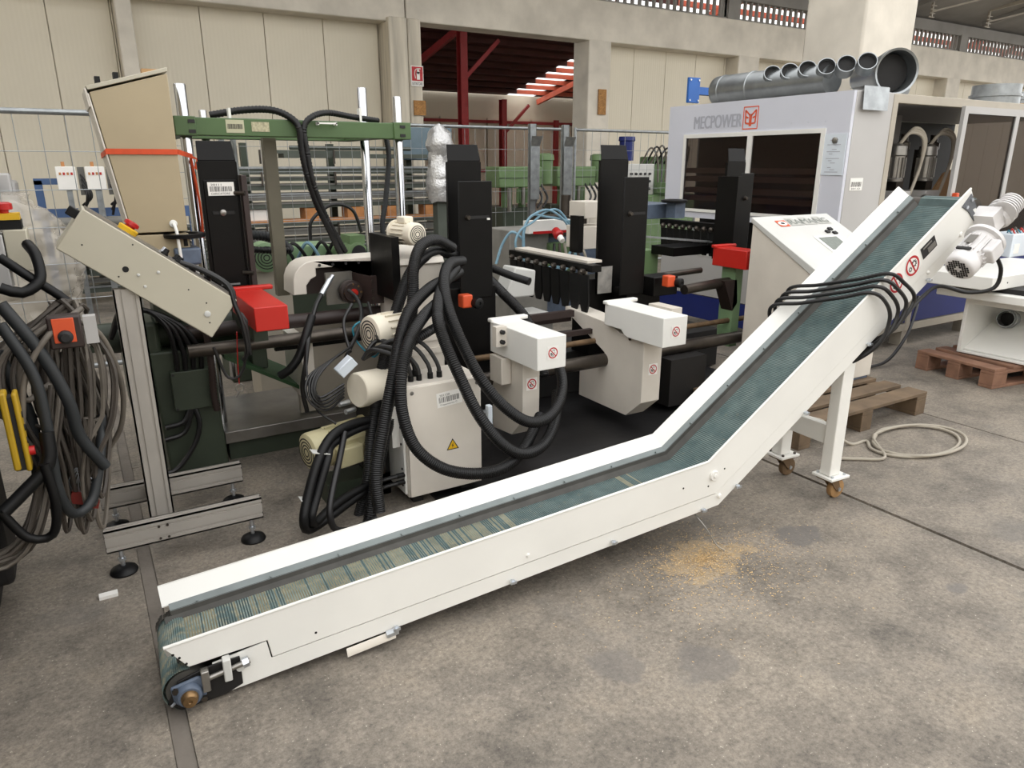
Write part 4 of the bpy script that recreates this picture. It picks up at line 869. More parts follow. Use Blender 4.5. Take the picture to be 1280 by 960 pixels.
MB().box(1.02, 1.1, 2.95, 3.15, 0, .55).box(1.0, 1.7, 3.05, 3.25, 0, .12).build('frame_post', m_blackmatt, pg); MB().cyl((1.06, 2.93, .12), (1.06, 2.93, .52), .012, n=10).build('frame_rod', m_darksteel, pg)

# ================================================================ electrical switch box
sw = thing('switch_box', (1.3, 2.9, 0), 'ivory electrical switch box with hazard triangle and barcode behind the conveyor', 'electrical box')
MB().box(1.115, 1.49, 2.765, 3.0, .045, .575).build('box_body', m_white2, sw, bevel=.006, seg=3)
MB().box(1.12, 1.486, 2.752, 2.766, .05, .57).build('box_door', m_white2, sw, bevel=.003)
MB().box(1.105, 1.117, 2.78, 2.99, .06, .4).build('side_plate', m_white, sw, bevel=.002)
MB().box(1.07, 1.105, 2.82, 2.86, .28, .47).build('mount_bracket', m_white, sw)
MB().box(1.15, 1.2, 2.8, 2.95, 0, .045).box(1.4, 1.45, 2.8, 2.95, 0, .045).build('box_feet', m_blackmatt, sw)
for a in (1.145, 1.465): MB().lathe((a, 2.753, .545), (0, -1, 0), [(0, .009), (.003, .009), (.004, .004)], 12).build('door_screw', m_steel, sw)
for z in (.1, .18, .3, .38): MB().cyl((1.104, 2.8, z), (1.1, 2.8, z), .006, n=8).build('side_screw', m_ink, sw)
b_ = barcode(sw, (1.265, 2.7515, .455), (1, 0, .08), (-.08, 0, 1), .125, .068, 'Trapanatrice C.', '201120')
tr = MB(); c = V((1.335, 2.7512, .262)); tr.cur = 0
def tri(r, y, o=0): return [c+V((r*cos(t), y, r*sin(t))) for t in (pi/2, pi/2+2*pi/3, pi/2+4*pi/3)]
tr.cur = 1; tr.prism(tri(.036, 0), (0, -.0006, 0)); tr.cur = 0; tr.prism(tri(.028, -.0008), (0, -.0004, 0)); tr.cur = 1
tr.prism([c+V((x*.001, -.0014, z*.001)) for x, z in ((3, 16), (-6, 1), (-1, 1), (-4, -10), (5, 4), (0, 4))], (0, -.0004, 0)); tr.build('hazard_triangle', [m_yellow, m_ink], sw, smooth=False)
for k, a in enumerate((1.175, 1.215, 1.225, 1.27, 1.315)):
    yb_ = 2.83 if k != 2 else 2.9; MB().cyl((a, yb_, .57), (a, yb_, .602), .013, n=12).build('cable_gland', m_rubber, sw)
    MB().tube([(a, yb_, .60), (a-.005, yb_+.01, .64), (a-.05, yb_+.05, .69+.008*k), (a-.13, yb_+.12, .71+.01*k), (1.02, 3.0, .66)], .010, 8).build('gland_cable', m_cable, sw)
for z in (.12, .155): 
    MB().cyl((1.107, 2.79, z), (1.07, 2.79, z), .012, n=10).build('cable_gland', m_rubber, sw)
    MB().tube([(1.075, 2.79, z), (1.0, 2.8, z-.01), (.95, 2.84, z-.06), (.97, 2.92, .03)], .010, 8).build('gland_cable', m_cable, sw)
MB().box(1.55, 1.575, 2.8, 2.83, .30, .40).build('socket_plate', m_bluewhite, sw, bevel=.004); MB().bar((1.49, 2.82, .37), (1.56, 2.82, .37), .012, .012).bar((1.49, 2.82, .33), (1.56, 2.82, .33), .012, .012).build('socket_arm', m_zinc, sw)

# ================================================================ hoses
def hose(pts, r, lab, mat=None, corr=.0012, step=.0045, nm='corrugated_hose'):
    tag(MB().tube([at(x, y, b=b) for x, y, b in pts], r, 10, step, corr).build(nm, mat or m_hose), lab, 'hose')
hose([(566, 310, 3.38), (545, 300, 3.3), (526, 308, 3.2), (517, 335, 3.12), (516, 375, 3.05), (510, 430, 2.95), (497, 490, 2.88), (480, 550, 2.82), (470, 600, 2.78), (460, 660, 2.72)], .027, 'black corrugated hose arching highest beside the small ivory motor')
hose([(568, 318, 3.45), (540, 316, 3.36), (515, 338, 3.25), (498, 380, 3.15), (484, 435, 3.05), (472, 490, 2.95), (464, 545, 2.88), (460, 600, 2.84), (448, 650, 2.82)], .027, 'black corrugated hose, leftmost of the bundle falling to the floor')
hose([(578, 326, 3.36), (562, 330, 3.2), (555, 350, 3.05), (560, 385, 2.9), (578, 430, 2.78), (602, 475, 2.68), (630, 508, 2.62), (660, 527, 2.6), (685, 522, 2.62), (700, 500, 2.7), (702, 470, 2.85), (690, 440, 3.05)], .026, 'black corrugated hose looping widest to the right in front of the ivory chute')
hose([(574, 340, 3.36), (556, 350, 3.15), (535, 362, 3.05), (512, 388, 2.95), (500, 425, 2.85), (492, 470, 2.75), (480, 530, 2.7), (470, 590, 2.66), (474, 640, 2.62)], .027, 'black corrugated hose crossing diagonally in the middle of the bundle')
hose([(570, 335, 3.3), (552, 360, 3.05), (547, 395, 2.85), (555, 425, 2.76), (572, 465, 2.68), (598, 518, 2.6), (628, 555, 2.56), (655, 567, 2.56), (680, 555, 2.62), (694, 525, 2.75), (696, 490, 2.9)], .026, 'black corrugated hose looping low in the middle over the switch box corner')
hose([(545, 380, 3.02), (530, 395, 2.9), (512, 425, 2.78), (502, 465, 2.7), (503, 515, 2.66), (520, 560, 2.62), (555, 586, 2.58), (598, 592, 2.55), (632, 583, 2.56), (655, 560, 2.64), (675, 520, 2.8)], .026, 'black corrugated hose looping lowest across the front of the switch box')
hose([(552, 405, 3.15), (535, 415, 3.0), (515, 428, 2.98), (500, 440, 3.0)], .022, 'short black corrugated hose joining the bundle from the right below the head')
hose([(612, 350, 3.5), (630, 368, 3.4), (655, 395, 3.3), (672, 430, 3.2), (680, 470, 3.1)], .028, 'thick black corrugated hose dropping behind the left white cover')
hose([(615, 335, 3.55), (640, 345, 3.45), (662, 352, 3.35)], .022, 'short black hose end pointing right beside the second black chute')
for k, (dx_, r, lab) in enumerate(((0, .020, 'smooth black hose looped on the floor left of the motor, outer one'), (14, .018, 'smooth black hose looped on the floor left of the motor, inner one'))):
    d = dx_; hose([(470, 524+d*.3, 2.92), (440, 530+d*.7, 2.86), (415, 545+d*.8, 2.8), (398+d*.8, 575, 2.74), (385+d*.8, 620, 2.68), (380+d*.7, 650-d*.3, 2.64), (386+d*.5, 662-d*.5, 2.66), (412, 646-d*.7, 2.72), (440, 625-d*.6, 2.78), (470, 606-d*.3, 2.84)], r, lab, m_rubber, 0, .02, 'smooth_hose')
hose([(431, 540, 2.82), (424, 575, 2.75), (416, 610, 2.68), (412, 640, 2.63), (420, 662, 2.62), (445, 660, 2.66), (470, 648, 2.7)], .014, 'thin black cable bent to the floor between hose loop and switch box', m_cable, 0, .02, 'smooth_hose')
for px_, py_, b, lab in ((400, 565, 2.76, 'clear cable tie round the pair of smooth hoses, upper'), (386, 624, 2.69, 'clear cable tie round the pair of smooth hoses, lower')):
    p = at(px_, py_, b=b); tag(MB().obox(p, (.036, 0, -.01), (0, .024, 0), (0, 0, .0018)).build('cable_tie', m_grey), lab, 'cable tie')
fit = thing('hydraulic_hose', at(410, 360, b=3.5), 'thin black hydraulic hose with silver fitting at the rotary joint', 'hose')
MB().cyl(at(412, 350, b=3.5), at(402, 368, b=3.46), .014, n=12).cyl(at(416, 345, b=3.52), at(411, 352, b=3.5), .011, n=10).build('hose_fitting', m_zinc, fit)
MB().tube([at(402, 368, b=3.46), at(394, 385, b=3.4), at(386, 420, b=3.3), at(382, 455, b=3.2), at(378, 485, b=3.2), at(384, 515, b=3.2)], .011, 8).build('hose_run', m_cable, fit)
hose([(436, 363, 3.5), (448, 375, 3.4), (452, 395, 3.3), (445, 420, 3.2), (432, 448, 3.1), (428, 470, 3.05)], .010, 'thin black cable leaving the red centre of the rotary joint', m_cable, 0, .02, 'smooth_hose')
hose([(350, 470, 3.3), (362, 462, 3.28), (374, 445, 3.28), (382, 420, 3.3), (390, 395, 3.35)], .020, 'thick black hose stub curving left under the guide tubes', m_rubber, 0, .02, 'smooth_hose')
rr = random.Random(5)
cb = MB()
for k in range(5): cb.tube([at(440-4*k, 432+3*k, b=3.12), at(410-6*k, 455+4*k, b=3.0), at(394-2*k, 480+5*k, b=2.96), at(400+2*k, 497+4*k, b=2.94), at(430, 480+4*k, b=2.96)], .006, 6)
cb.tube([at(384, 420, b=3.3), at(384, 470, b=3.1), at(395, 510, b=3.0), at(420, 530, b=2.96)], .005, 6).tube([at(440, 380, b=3.3), at(430, 400, b=3.25), at(432, 420, b=3.2), at(438, 440, b=3.12)], .008, 6).tube([at(460, 378, b=3.3), at(466, 400, b=3.2), at(472, 425, b=2.98)], .007, 6)
tag(cb.build('thin_cables', m_cable), 'tangle of thin black cables looping left of the cream drum', 'cable')
tag(MB().tube([at(450, 402, b=3.2), at(441, 410, b=3.2), at(445, 425, b=3.2), at(458, 440, b=3.15), at(468, 446, b=3.1), at(480, 432, b=3.05)], .005, 6).build('air_tube', m_teal), 'thin blue air tube left of the perforated motor', 'tube')

# ================================================================ finger banks: rows of hanging rubber flaps under hold-down rollers
def finger_bank(a, b0, b1, z, n, lab, h=.2):
    t = thing('finger_bank', (a, (b0+b1)/2, z-h), lab, 'machine part', 'rows of hanging rubber flaps')
    MB().box(a-.02, a+.05, b0-.02, b1+.02, z-.01, z+.03).build('bank_rail', m_black, t)
    for k in range(n):
        b = b0+(b1-b0)*(k+.5)/n; g = (b1-b0)/n*.42
        f = MB().prism([(a-.03, b-g, z-.03), (a-.03, b+g, z-.03), (a-.02, b+g, z-h*.8), (a-.02, b+g*.6, z-h), (a-.02, b-g*.6, z-h), (a-.02, b-g, z-h*.8)], (.012, 0, 0)).build('rubber_flap', m_rubber, t)
        MB().lathe((a-.045, b, z-.012), (-1, 0, 0), [(-.02, .018), (.0, .02), (.004, .012), (.012, .008)], 12).build('flap_clamp', m_darksteel, f)
    return t
fb3 = finger_bank(2.62, 3.42, 4.35, .89, 9, 'row of nine black rubber flaps left of the third black chute', .26)
fb4 = finger_bank(3.93, 3.68, 4.25, 1.06, 8, 'row of black rubber flaps left of the rightmost black chute', .2)
MB().box(2.64, 2.75, 3.5, 4.35, .92, .935).build('bank_plate', m_white2, fb3)
MB().box(2.9, 3.12, 3.9, 4.1, .95, 1.1).build('bank_box', m_white2, fb3, bevel=.004); MB().box(2.92, 3.1, 3.92, 4.1, 1.15, 1.26).build('bank_box', m_white2, fb3, bevel=.004)
MB().box(2.86, 2.9, 3.9, 4.0, .93, 1.17).build('bank_post', m_black, fb3)
MB().bar((3.3, 4.0, 1.02), (3.95, 3.7, .96), .03, .012).build('bank_bar', m_galv, fb4); MB().box(3.55, 3.95, 3.72, 3.95, .88, .94).build('bank_rail', m_black, fb4)
MB().box(3.45, 3.62, 3.95, 4.2, .1, .9).build('bank_leg', m_green, fb4); MB().lathe((3.68, 4.3, 1.08), (-.8, -.5, 0), [(0, .045), (.06, .045), (.08, .04)], 16).build('bank_motor', m_palegreen, fb4)
MB().box(3.6, 4.15, 4.3, 4.75, 1.09, 1.2).build('bank_table', m_bearing, fb4, bevel=.004)
MB().lathe((3.98, 4.2, 1.215), (0, 0, 1), [(0, .09), (.006, .1), (.02, .1), (.024, .085), (.02, .07), (.004, .07)], 24).build('handwheel', m_rubber, fb4)
MB().box(3.95, 4.05, 4.15, 4.25, 1.1, 1.22).build('wheel_column', m_bearing, fb4)
tp = thing('terminal_cover', at(645, 358, b=3.75), 'white sloped terminal box beside the hanging rubber flaps', 'box')
c = at(648, 352, b=3.75); MB().prism([c+V(q) for q in ((-.1, 0, -.1), (.12, 0, -.1), (.13, 0, .06), (-.02, 0, .09))], (.0, .15, 0)).build('box_shell', m_grey, tp, bevel=.01, seg=3)
tag(MB().box(2.0, 2.6, 3.6, 3.66, .55, .6).box(2.0, 2.55, 3.5, 3.54, .6, .64).box(2.0, 2.62, 3.35, 3.38, .52, .55).box(2.05, 2.11, 3.4, 3.5, .1, .62).build('slide_rails', m_brownblack), 'dark slide rails between the two white covers', 'rail')
tag(MB().box(2.12, 2.36, 3.62, 3.66, .36, .56).build('red_guard', m_estop), 'dark red guard plate seen between the two white covers', 'guard')
tag(MB().box(2.36, 2.5, 3.66, 3.9, .3, .6).build('grey_upright', m_grey), 'grey upright between red guard and right white chute', 'post')

# ================================================================ operator console
co = thing('operator_console', (4.46, 3.2, .144), 'white operator console with slanted top standing on a pallet', 'console')
PZ = -.006
MB().prism([(4.06, 3.49, PZ+.02), (4.06, 3.49, 1.10), (4.06, 2.93, .785), (4.06, 2.93, .70), (4.06, 2.96, .66), (4.06, 2.96, PZ+.1)][:6]+[(4.06, 2.96, PZ+.02)], (.80, 0, 0)).build('console_body', m_white2, co, bevel=.004)
MB().prism([(4.05, 3.50, 1.11), (4.05, 3.50, 1.145), (4.05, 2.90, .825), (4.05, 2.90, .785), (4.05, 2.93, .785)], (.82, 0, 0)).build('slanted_lid', m_grey, co, bevel=.004)
MB().box(4.08, 4.84, 2.98, 3.47, PZ, PZ+.02).build('plinth', m_dkgreen, co)
MB().box(4.07, 4.85, 2.975, 2.985, PZ, PZ+.09).build('plinth', m_bearing, co)
sx_, sy_ = V((1, 0, 0)), V((0, .6, .32)).normalized()
def cp(u, v, h=.002): return V((4.05, 2.90, .826))+sx_*u+sy_*v+V((0, -.47, .88))*h
def flat(mat, name, u, v, w, h, sh=0, hh=.002): 
    return MB().add([cp(u, v, hh), cp(u+w, v, hh), cp(u+w+sh, v+h, hh), cp(u+sh, v+h, hh)], [(0, 1, 2, 3)]).build(name, mat, co, smooth=False)
flat(m_orange, 'emblem_field', .17, .54, .1, .075)
MB().add([cp(.22+.043*cos(t), .577+.026*sin(t), .003) for t in [i*pi/10 for i in range(20)]], [tuple(range(20))]).build('emblem_oval', m_paper, co, smooth=False)
MB().add([cp(.22+.02*cos(t), .577+.012*sin(t), .004) for t in [i*pi/8 for i in range(16)]], [tuple(range(16))]).build('emblem_pupil', m_ink, co, smooth=False)
for k in range(3): MB().add([cp(.29+k*.15, .545, .002), cp(.43+k*.15, .545, .002), cp(.36+k*.15, .64, .002), cp(.29+k*.15, .64, .002)], [(0, 1, 2, 3)]).build('name_stripe', M('pale_print', (172, 172, 166), .6), co, smooth=False)
text('lettering', 'RAMANG', m_fadedink, co, cp(.30, .56, .003), sx_, sy_, .06, .42)
flat(m_paper, 'display_frame', .36, .2, .28, .2); flat(m_fadedink, 'display', .39, .23, .2, .15, 0, .003)
for u, v in ((.56, .44), (.62, .42), (.62, .47)): MB().obox(cp(u, v, .006), sx_*.018, sy_*.014, (0, -.003, .005)).build('push_button', m_ink, co)
MB().cyl((4.056, 3.1, .60), (4.046, 3.1, .60), .02, n=14).build('console_lock', m_zinc, co)
MB().prism([(4.4, 2.95, .60), (4.5, 2.95, .60), (4.46, 2.9, .57), (4.4, 2.92, .57)], (0, 0, .03)).build('console_handle', m_rubber, co)

def rescale(t, k):      # the console at its true distance
    c = V((0, 0, CH)); t.location = c+(V(t.location)-c)*k
    def rec(o):
        for ch_ in [x for x in bpy.data.objects if x.parent == o]:
            ch_.data.transform(Matrix.Scale(k, 4)); rec(ch_)
    rec(t)
rescale(co, .9)
# pallets
def pallet(a0, b0, w, d, lab, mat, rot=0, n=5, nb=3, group=None):
    t = thing('wooden_pallet', (a0, b0, 0), lab, 'pallet', group, rz=rot)
    c, s = cos(rot), sin(rot); ex, ey = V((c, s, 0)), V((-s, c, 0)); o = V((a0, b0, 0)); rr = random.Random(int(a0*50))
    def bx(x0, x1, y0, y1, z0, z1, nm): MB().obox(o+ex*(x0+x1)/2+ey*(y0+y1)/2+V((0, 0, (z0+z1)/2)), ex*(x1-x0)/2, ey*(y1-y0)/2, (0, 0, (z1-z0)/2)).build(nm, mat, t, bevel=.003)
    for k in range(n):
        x0 = (w-.12)*k/(n-1); bx(x0, x0+.11+rr.random()*.02, 0, d, .122, .144-rr.random()*.002, 'top_board')
    for k in range(nb):
        y0 = (d-.1)*k/(nb-1); bx(0, w, y0, y0+.1, .1, .121, 'cross_board'); bx(0, w, y0, y0+.1, 0, .022, 'bottom_board')
        for j in range(3):
            x0 = (w-.145)*j/2; bx(x0, x0+.145, y0, y0+.1, .0225, .0995, 'block')
    return t
pallet(4.40, 2.29, .80, 1.2, 'weathered wooden pallet under the white operator console', m_wood, rot=pi/2, n=5)
pallet(5.29, 2.33, 1.1, .6, 'reddish wooden pallet under the white sawing machine', m_woodred, n=6, rot=R(-8))
# cable coil on the floor
cbl = MB(); c = V((3.72, 2.08, .008))
pts = [(3.20, 2.42, .15), (3.36, 2.3, .15), (3.45, 2.24, .06), (3.52, 2.19, .009)]
pts += [V((3.86+.03*(i > 11)+.32*cos(t), 2.04-.02*(i > 11)+.19*sin(t), .009+.012*i/25)) for i, t in enumerate([pi*.75+k*.5 for k in range(26)])]
pts += [(3.5, 1.98, .01), (3.36, 2.04, .01), (3.25, 2.12, .01)]
tag(cbl.tube(pts, .0085, 8).build('floor_cable', M('pale_grey_cable', (166, 158, 144), .55, var=.15)), 'pale grey cable coiled on the floor beside the conveyor leg', 'cable')
tag(MB().tube([V((3.55+.14*cos(t), 2.62+.1*sin(t), .155+.01*(i % 3))) for i, t in enumerate([k*.6 for k in range(24)])], .0085, 8).build('coiled_cable', m_greycable), 'pale cable coil lying on the pallet behind the conveyor leg', 'cable')

# ================================================================ glazed machine enclosure with lettering
m_innerrail = M('pinkish_rail', (214, 186, 172), .5)
me_ = thing('enclosed_machine', (5.9, 4.3, 0), 'large lilac grey machine enclosure with smoked windows and blue base panels', 'machine')
A, B0, B1, ZT = 4.87, 3.40, 5.27, 2.0
MB().box(A, A+.03, B0, B1, 1.74, ZT).box(A, A+.03, 5.04, B1, 1.03, 1.74).box(A, A+.03, B0, 3.60, .7, 1.74).box(A, A+.03, 3.6, 5.04, 1.03, 1.09).build('end_panel', m_lilac, me_)
MB().box(A+.031, 5.36, B0-.004, B0+.03, .75, ZT).build('front_panel', m_greyp, me_, bevel=.004)
wf = MB(); wf.box(A-.012, A+.01, 3.625, 5.03, 1.72, 1.752).box(A-.012, A+.01, 3.625, 5.03, 1.085, 1.11).box(A-.012, A+.01, 3.59, 3.625, 1.085, 1.752).box(A-.012, A+.01, 5.03, 5.06, 1.085, 1.752).box(A-.012, A+.01, 4.27, 4.32, 1.11, 1.72)
wf.build('window_frame', m_white, me_, smooth=False)
for b0, b1 in ((3.625, 4.27), (4.32, 5.03)): MB().box(A+.0, A+.006, b0, b1, 1.11, 1.72).build('window_pane', m_smoke, me_)
MB().box(A+.005, A+.03, B0, B1, .12, .33).build('blue_panel', m_bluep, me_)
MB().box(A+.004, A+.03, B0+.06, B1, .34, .70).build('end_panel', m_greyp, me_)
MB().box(A, A+.03, 3.4, B1, .7, .75).build('panel_rail', m_grey, me_)
MB().box(A+.035, 9.6, B0+.06, B1-.035, ZT-.03, ZT-.005).build('roof_panel', m_greyp, me_)
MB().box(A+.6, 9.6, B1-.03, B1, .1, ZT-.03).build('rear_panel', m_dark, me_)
MB().box(5.36, 9.6, B0, B0+.06, ZT-.065, ZT).build('top_rail', m_frame, me_, bevel=.004)
MB().box(5.34, 5.40, B0-.01, B0+.05, .15, ZT-.005).build('corner_post', m_frame, me_, bevel=.004)
dr = MB(); dr.box(6.28, 6.34, B0-.03, B0, .86, 1.89).box(6.28, 7.5, B0-.03, B0, 1.89, 1.945).box(7.1, 7.16, B0-.03, B0, .86, 1.89).box(6.28, 7.5, B0-.03, B0, .8, .86)
dr.build('door_frame', m_greyp, me_, smooth=False)
MB().box(6.34, 7.1, B0-.02, B0-.014, .86, 1.89).build('door_pane', m_smoke, me_); MB().box(7.16, 9.5, B0-.02, B0-.014, .86, 1.89).build('door_pane', m_smoke, me_)
MB().box(6.30, 6.335, B0-.075, B0-.03, 1.10, 1.27).build('door_handle', m_orange, me_, bevel=.008)
for a0, a1 in ((5.36, 5.98), (6.02, 6.98), (7.02, 8.4)): MB().box(a0, a1, B0, B0+.02, .2, .78).build('blue_panel', m_bluep, me_)
MB().box(5.36, 9.6, B0-.01, B0+.03, .13, .19).box(5.97, 6.03, B0-.012, B0+.0, .13, .8).box(6.97, 7.03, B0-.012, B0, .13, .8).build('base_frame', m_frame, me_)
for a in (5.4, 6.0, 7.0): MB().box(a-.05, a+.05, B0+.0, B0+.1, 0, .13).build('machine_foot', m_frame, me_)
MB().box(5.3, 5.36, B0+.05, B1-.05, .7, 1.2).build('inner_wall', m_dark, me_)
MB().box(5.36, 9.5, 4.2, B1-.05, .7, 1.0).build('inner_bed', m_blackmatt, me_)
for z, y in ((1.35, 4.7), (1.42, 4.75), (1.25, 4.6), (1.18, 4.5)): MB().box(4.94, 5.1, 3.6, 5.1, z, z+.045).build('inner_rail', m_innerrail, me_) 
MB().box(5.02, 5.2, 3.62, 4.2, 1.05, 1.22).build('inner_cover', m_bluep, me_)
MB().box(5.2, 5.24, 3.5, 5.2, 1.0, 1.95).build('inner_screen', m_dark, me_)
MB().box(6.9, 7.1, 4.4, 4.5, .9, 1.95).box(6.2, 6.3, 4.6, 4.7, 1.0, 1.95).build('inner_post', m_greyp, me_)
for y in (3.6, 3.75, 3.9): MB().cyl((4.862, y, 1.80), (4.862, y+.001, 1.80), .003).build('panel_rivet', m_zinc, me_)
for k in range(4): text('lettering', 'MECPOWER', m_greyink, me_, (A-.001-.0003*k, 4.952-.0035*k, 1.795), (0, -1, 0), (0, 0, 1), .105, .54)
# butterfly emblem
em = MB(); ex_, n_ = V((0, -1, 0)), V((-1, 0, 0)); c = V((A-.001, 4.315, 1.86))
def ep(u, v): return c+ex_*u+V((0, 0, v))
def est(p0, p1, w): 
    p, q = ep(*p0), ep(*p1); s = n_.cross(q-p).normalized()*w/2; em.prism([p+s, q+s, q-s, p-s], n_*.001)
for p, q in (((-.075, -.085), (.075, -.085)), ((-.075, .085), (.075, .085)), ((-.075, -.085), (-.075, .085)), ((.075, -.085), (.075, .085))): est(p, q, .008)
for s in (-1, 1):
    for p, q in (((s*.008, .02), (s*.055, .06)), ((s*.055, .06), (s*.05, -.04)), ((s*.05, .01), (s*.022, .0)), ((s*.05, -.04), (s*.012, -.045)), ((s*.008, .03), (s*.006, -.065))): est(p, q, .013)
em.build('emblem', M('emblem_orange', (226, 96, 62), .5), me_, smooth=False)
dp_ = MB().box(A-.006, A, 3.36+.05, 3.59, 1.42, 1.71).build('document_sleeve', m_bluewhite, me_)
MB().lathe((A-.006, 3.5, 1.665), (-1, 0, 0), [(0, .022), (.01, .022), (.014, .014)], 18).build('sleeve_button', m_steel, me_)
for k in range(9): MB().box(A-.0075, A-.006, 3.43, 3.43+.05+.09*random.random(), 1.45+.022*k, 1.455+.022*k).build('printed_line', m_greyink, dp_) if False else None
barcode(me_, (4.95, B0-.006, 1.31), (1, 0, 0), (0, 0, 1), .15, .09, '20110')
pr = MB()
for k in range(16):
    if k % 4 != 3: pr.box(A-.0072, A-.006, 3.45+.03*((k*7) % 3), 3.56-.02*((k*5) % 3), 1.44+.016*k-.12*(0), 1.445+.016*k)
pr.build('printed_text', m_greyink, dp_, smooth=False)
# units inside the open bay
def unit(a, lab):
    t = thing('milling_unit', (a, 3.75, 1.0), lab, 'machine unit')
    MB().box(a-.22, a+.25, 3.6, 4.2, 1.0, 1.06).build('unit_base', m_frame, t)
    MB().box(a-.02, a+.2, 3.62, 3.85, 1.06, 1.28).build('unit_block', m_greyp, t, bevel=.006)
    MB().lathe((a-.02, 3.66, 1.36), (0, 0, 1), [(0, .07), (.02, .075), (.03, .065), (.2, .065), (.21, .075), (.28, .07), (.3, .03)], 22).build('unit_motor', m_steel, t)
    f = MB()
    for k in range(14):
        x = 2*pi*k/14; f.obox((a-.02+.07*cos(x), 3.66+.07*sin(x), 1.47), (.008*cos(x), .008*sin(x), 0), (-.002*sin(x), .002*cos(x), 0), (0, 0, .08))
    f.build('cooling_fin', m_steel, t)
    MB().lathe((a-.02, 3.62, 1.19), (-.3, -1, .0), [(0, .06), (.04, .06), (.05, .045), (.08, .045), (.085, .02)], 18).build('unit_spindle', m_steel, t)
    MB().box(a+.1, a+.2, 3.7, 3.85, 1.28, 1.62).lathe((a+.15, 3.72, 1.62), (0, 0, 1), [(0, .05), (.05, .05), (.06, .03), (.12, .03)], 14).build('unit_column', m_darksteel, t)
    for k in range(3): MB().tube([(a-.02, 3.66, 1.64), (a+.02+.03*k, 3.6, 1.74+.02*k), (a+.18+.02*k, 3.58, 1.70), (a+.24, 3.6, 1.5), (a+.2, 3.63, 1.25)], .013, 8).build('unit_hose', m_frame, t)
unit(6.37, 'dusty grey milling unit with upright motor, nearer the smoked door of the enclosed machine')
unit(5.93, 'dusty grey milling unit half hidden behind the corner post of the enclosed machine')
bx_ = thing('open_carton', (6.75, 3.9, 1.0), 'crumpled cardboard and paper behind the smoked door pane', 'carton')
MB().box(6.5, 7.0, 3.7, 4.1, 1.0, 1.2).build('carton_body', m_paper, bx_); MB().prism([(6.5, 3.68, 1.2), (6.7, 3.68, 1.42), (6.85, 3.7, 1.45), (7.0, 3.7, 1.2)], (0, .02, 0)).build('carton_flap', m_card, bx_)

# sheet metal ducts on top
d1 = thing('ventilation_duct', (5.3, 4.4, 2.0), 'galvanised duct with a row of short round outlets on top of the enclosed machine', 'duct')
MB().lathe((5.22, 5.05, 2.13), (0, -1, 0), [(0, .10), (.02, .125), (.04, .13), (.1, .13), (.105, .135), (.115, .135), (.12, .13), (.42, .13), (.425, .136), (.435, .136), (.44, .13), (1.2, .115)], 28).build('duct_pipe', m_galv2, d1)
for k in range(6):
    b = 4.45-.17*k; s = MB().lathe((5.22, b, 2.15), (-.62, -.62, .42), [(.06, .068), (.155, .068), (.155, .062), (.1, .06)], 18, False).build('duct_outlet', m_galv2, d1)
    MB().cyl(V((5.22, b, 2.15))+V((-.62, -.62, .42)).normalized()*.12, V((5.22, b, 2.15))+V((-.62, -.62, .42)).normalized()*.125, .065, n=18).build('outlet_inside', m_dark, s)
d2 = thing('ventilation_duct', (5.5, 3.6, 2.0), 'wide open galvanised duct cone facing the camera on the machine corner', 'duct')
MB().lathe((5.52, 3.52, 2.17), (.5, .86, .0), [(.05, .145), (0, .15), (-.005, .165), (.02, .168), (.06, .163), (.08, .157), (.35, .12), (.55, .1)], 32, False).build('duct_cone', m_galv2, d2)
MB().cyl((5.58, 3.62, 2.17), (5.586, 3.629, 2.17), .138, n=28).build('duct_inside', m_blackmatt, d2)
MB().cyl((5.75, 3.75, 2.1), (6.1, 3.85, 2.1), .09, n=20).build('duct_stub', m_galv2, d2)
fs_ = MB().prism([(4.95, 3.385, 2.03), (5.25, 3.385, 2.03), (5.22, 3.36, 1.87), (4.93, 3.36, 1.87)], (0, -.004, 0)).prism([(4.95, 3.385, 2.03), (5.25, 3.385, 2.03), (5.55, 3.6, 2.035), (5.1, 3.6, 2.035)], (0, 0, .004))
tag(fs_.build('bent_sheet', m_galv), 'bent grey metal sheet hanging over the top edge of the machine corner', 'sheet')
for k, (a, b) in enumerate(((7.15, 3.6), (7.75, 3.7))):
    t = thing('duct_ring', (a, b, 2.0), ('bright metal duct ring standing left on top of the machine roof', 'metal duct ring with brown lower band standing right on the machine roof')[k], 'duct')
    MB().lathe((a, b, 2.0), (0, 0, 1), [(0, .19), (.06, .19), (.062, .205), (.08, .205), (.082, .19), (.16-.03*k, .19), (.16-.03*k, .18), (0, .18)], 30, False).build('ring_shell', m_galv, t)
    if k: MB().lathe((a, b, 2.0), (0, 0, 1), [(0, .21), (.03, .21)], 30, False).build('ring_band', m_card, t)
ba = thing('steel_bracket', (6.0, 6.0, 2.1), 'blue steel arm with square end plate behind the enclosed machine', 'bracket')
MB().box(5.76, 5.92, 5.97, 6.0, 2.12, 2.37).build('end_plate', m_bluearm, ba, bevel=.003)
for a in (5.78, 5.9):
    for z in (2.145, 2.345): MB().cyl((a, 5.97, z), (a, 5.96, z), .01, n=8).build('plate_bolt', m_zinc, ba)
MB().box(5.92, 7.89, 6.0, 6.08, 2.21, 2.285).build('arm', m_bluearm, ba)

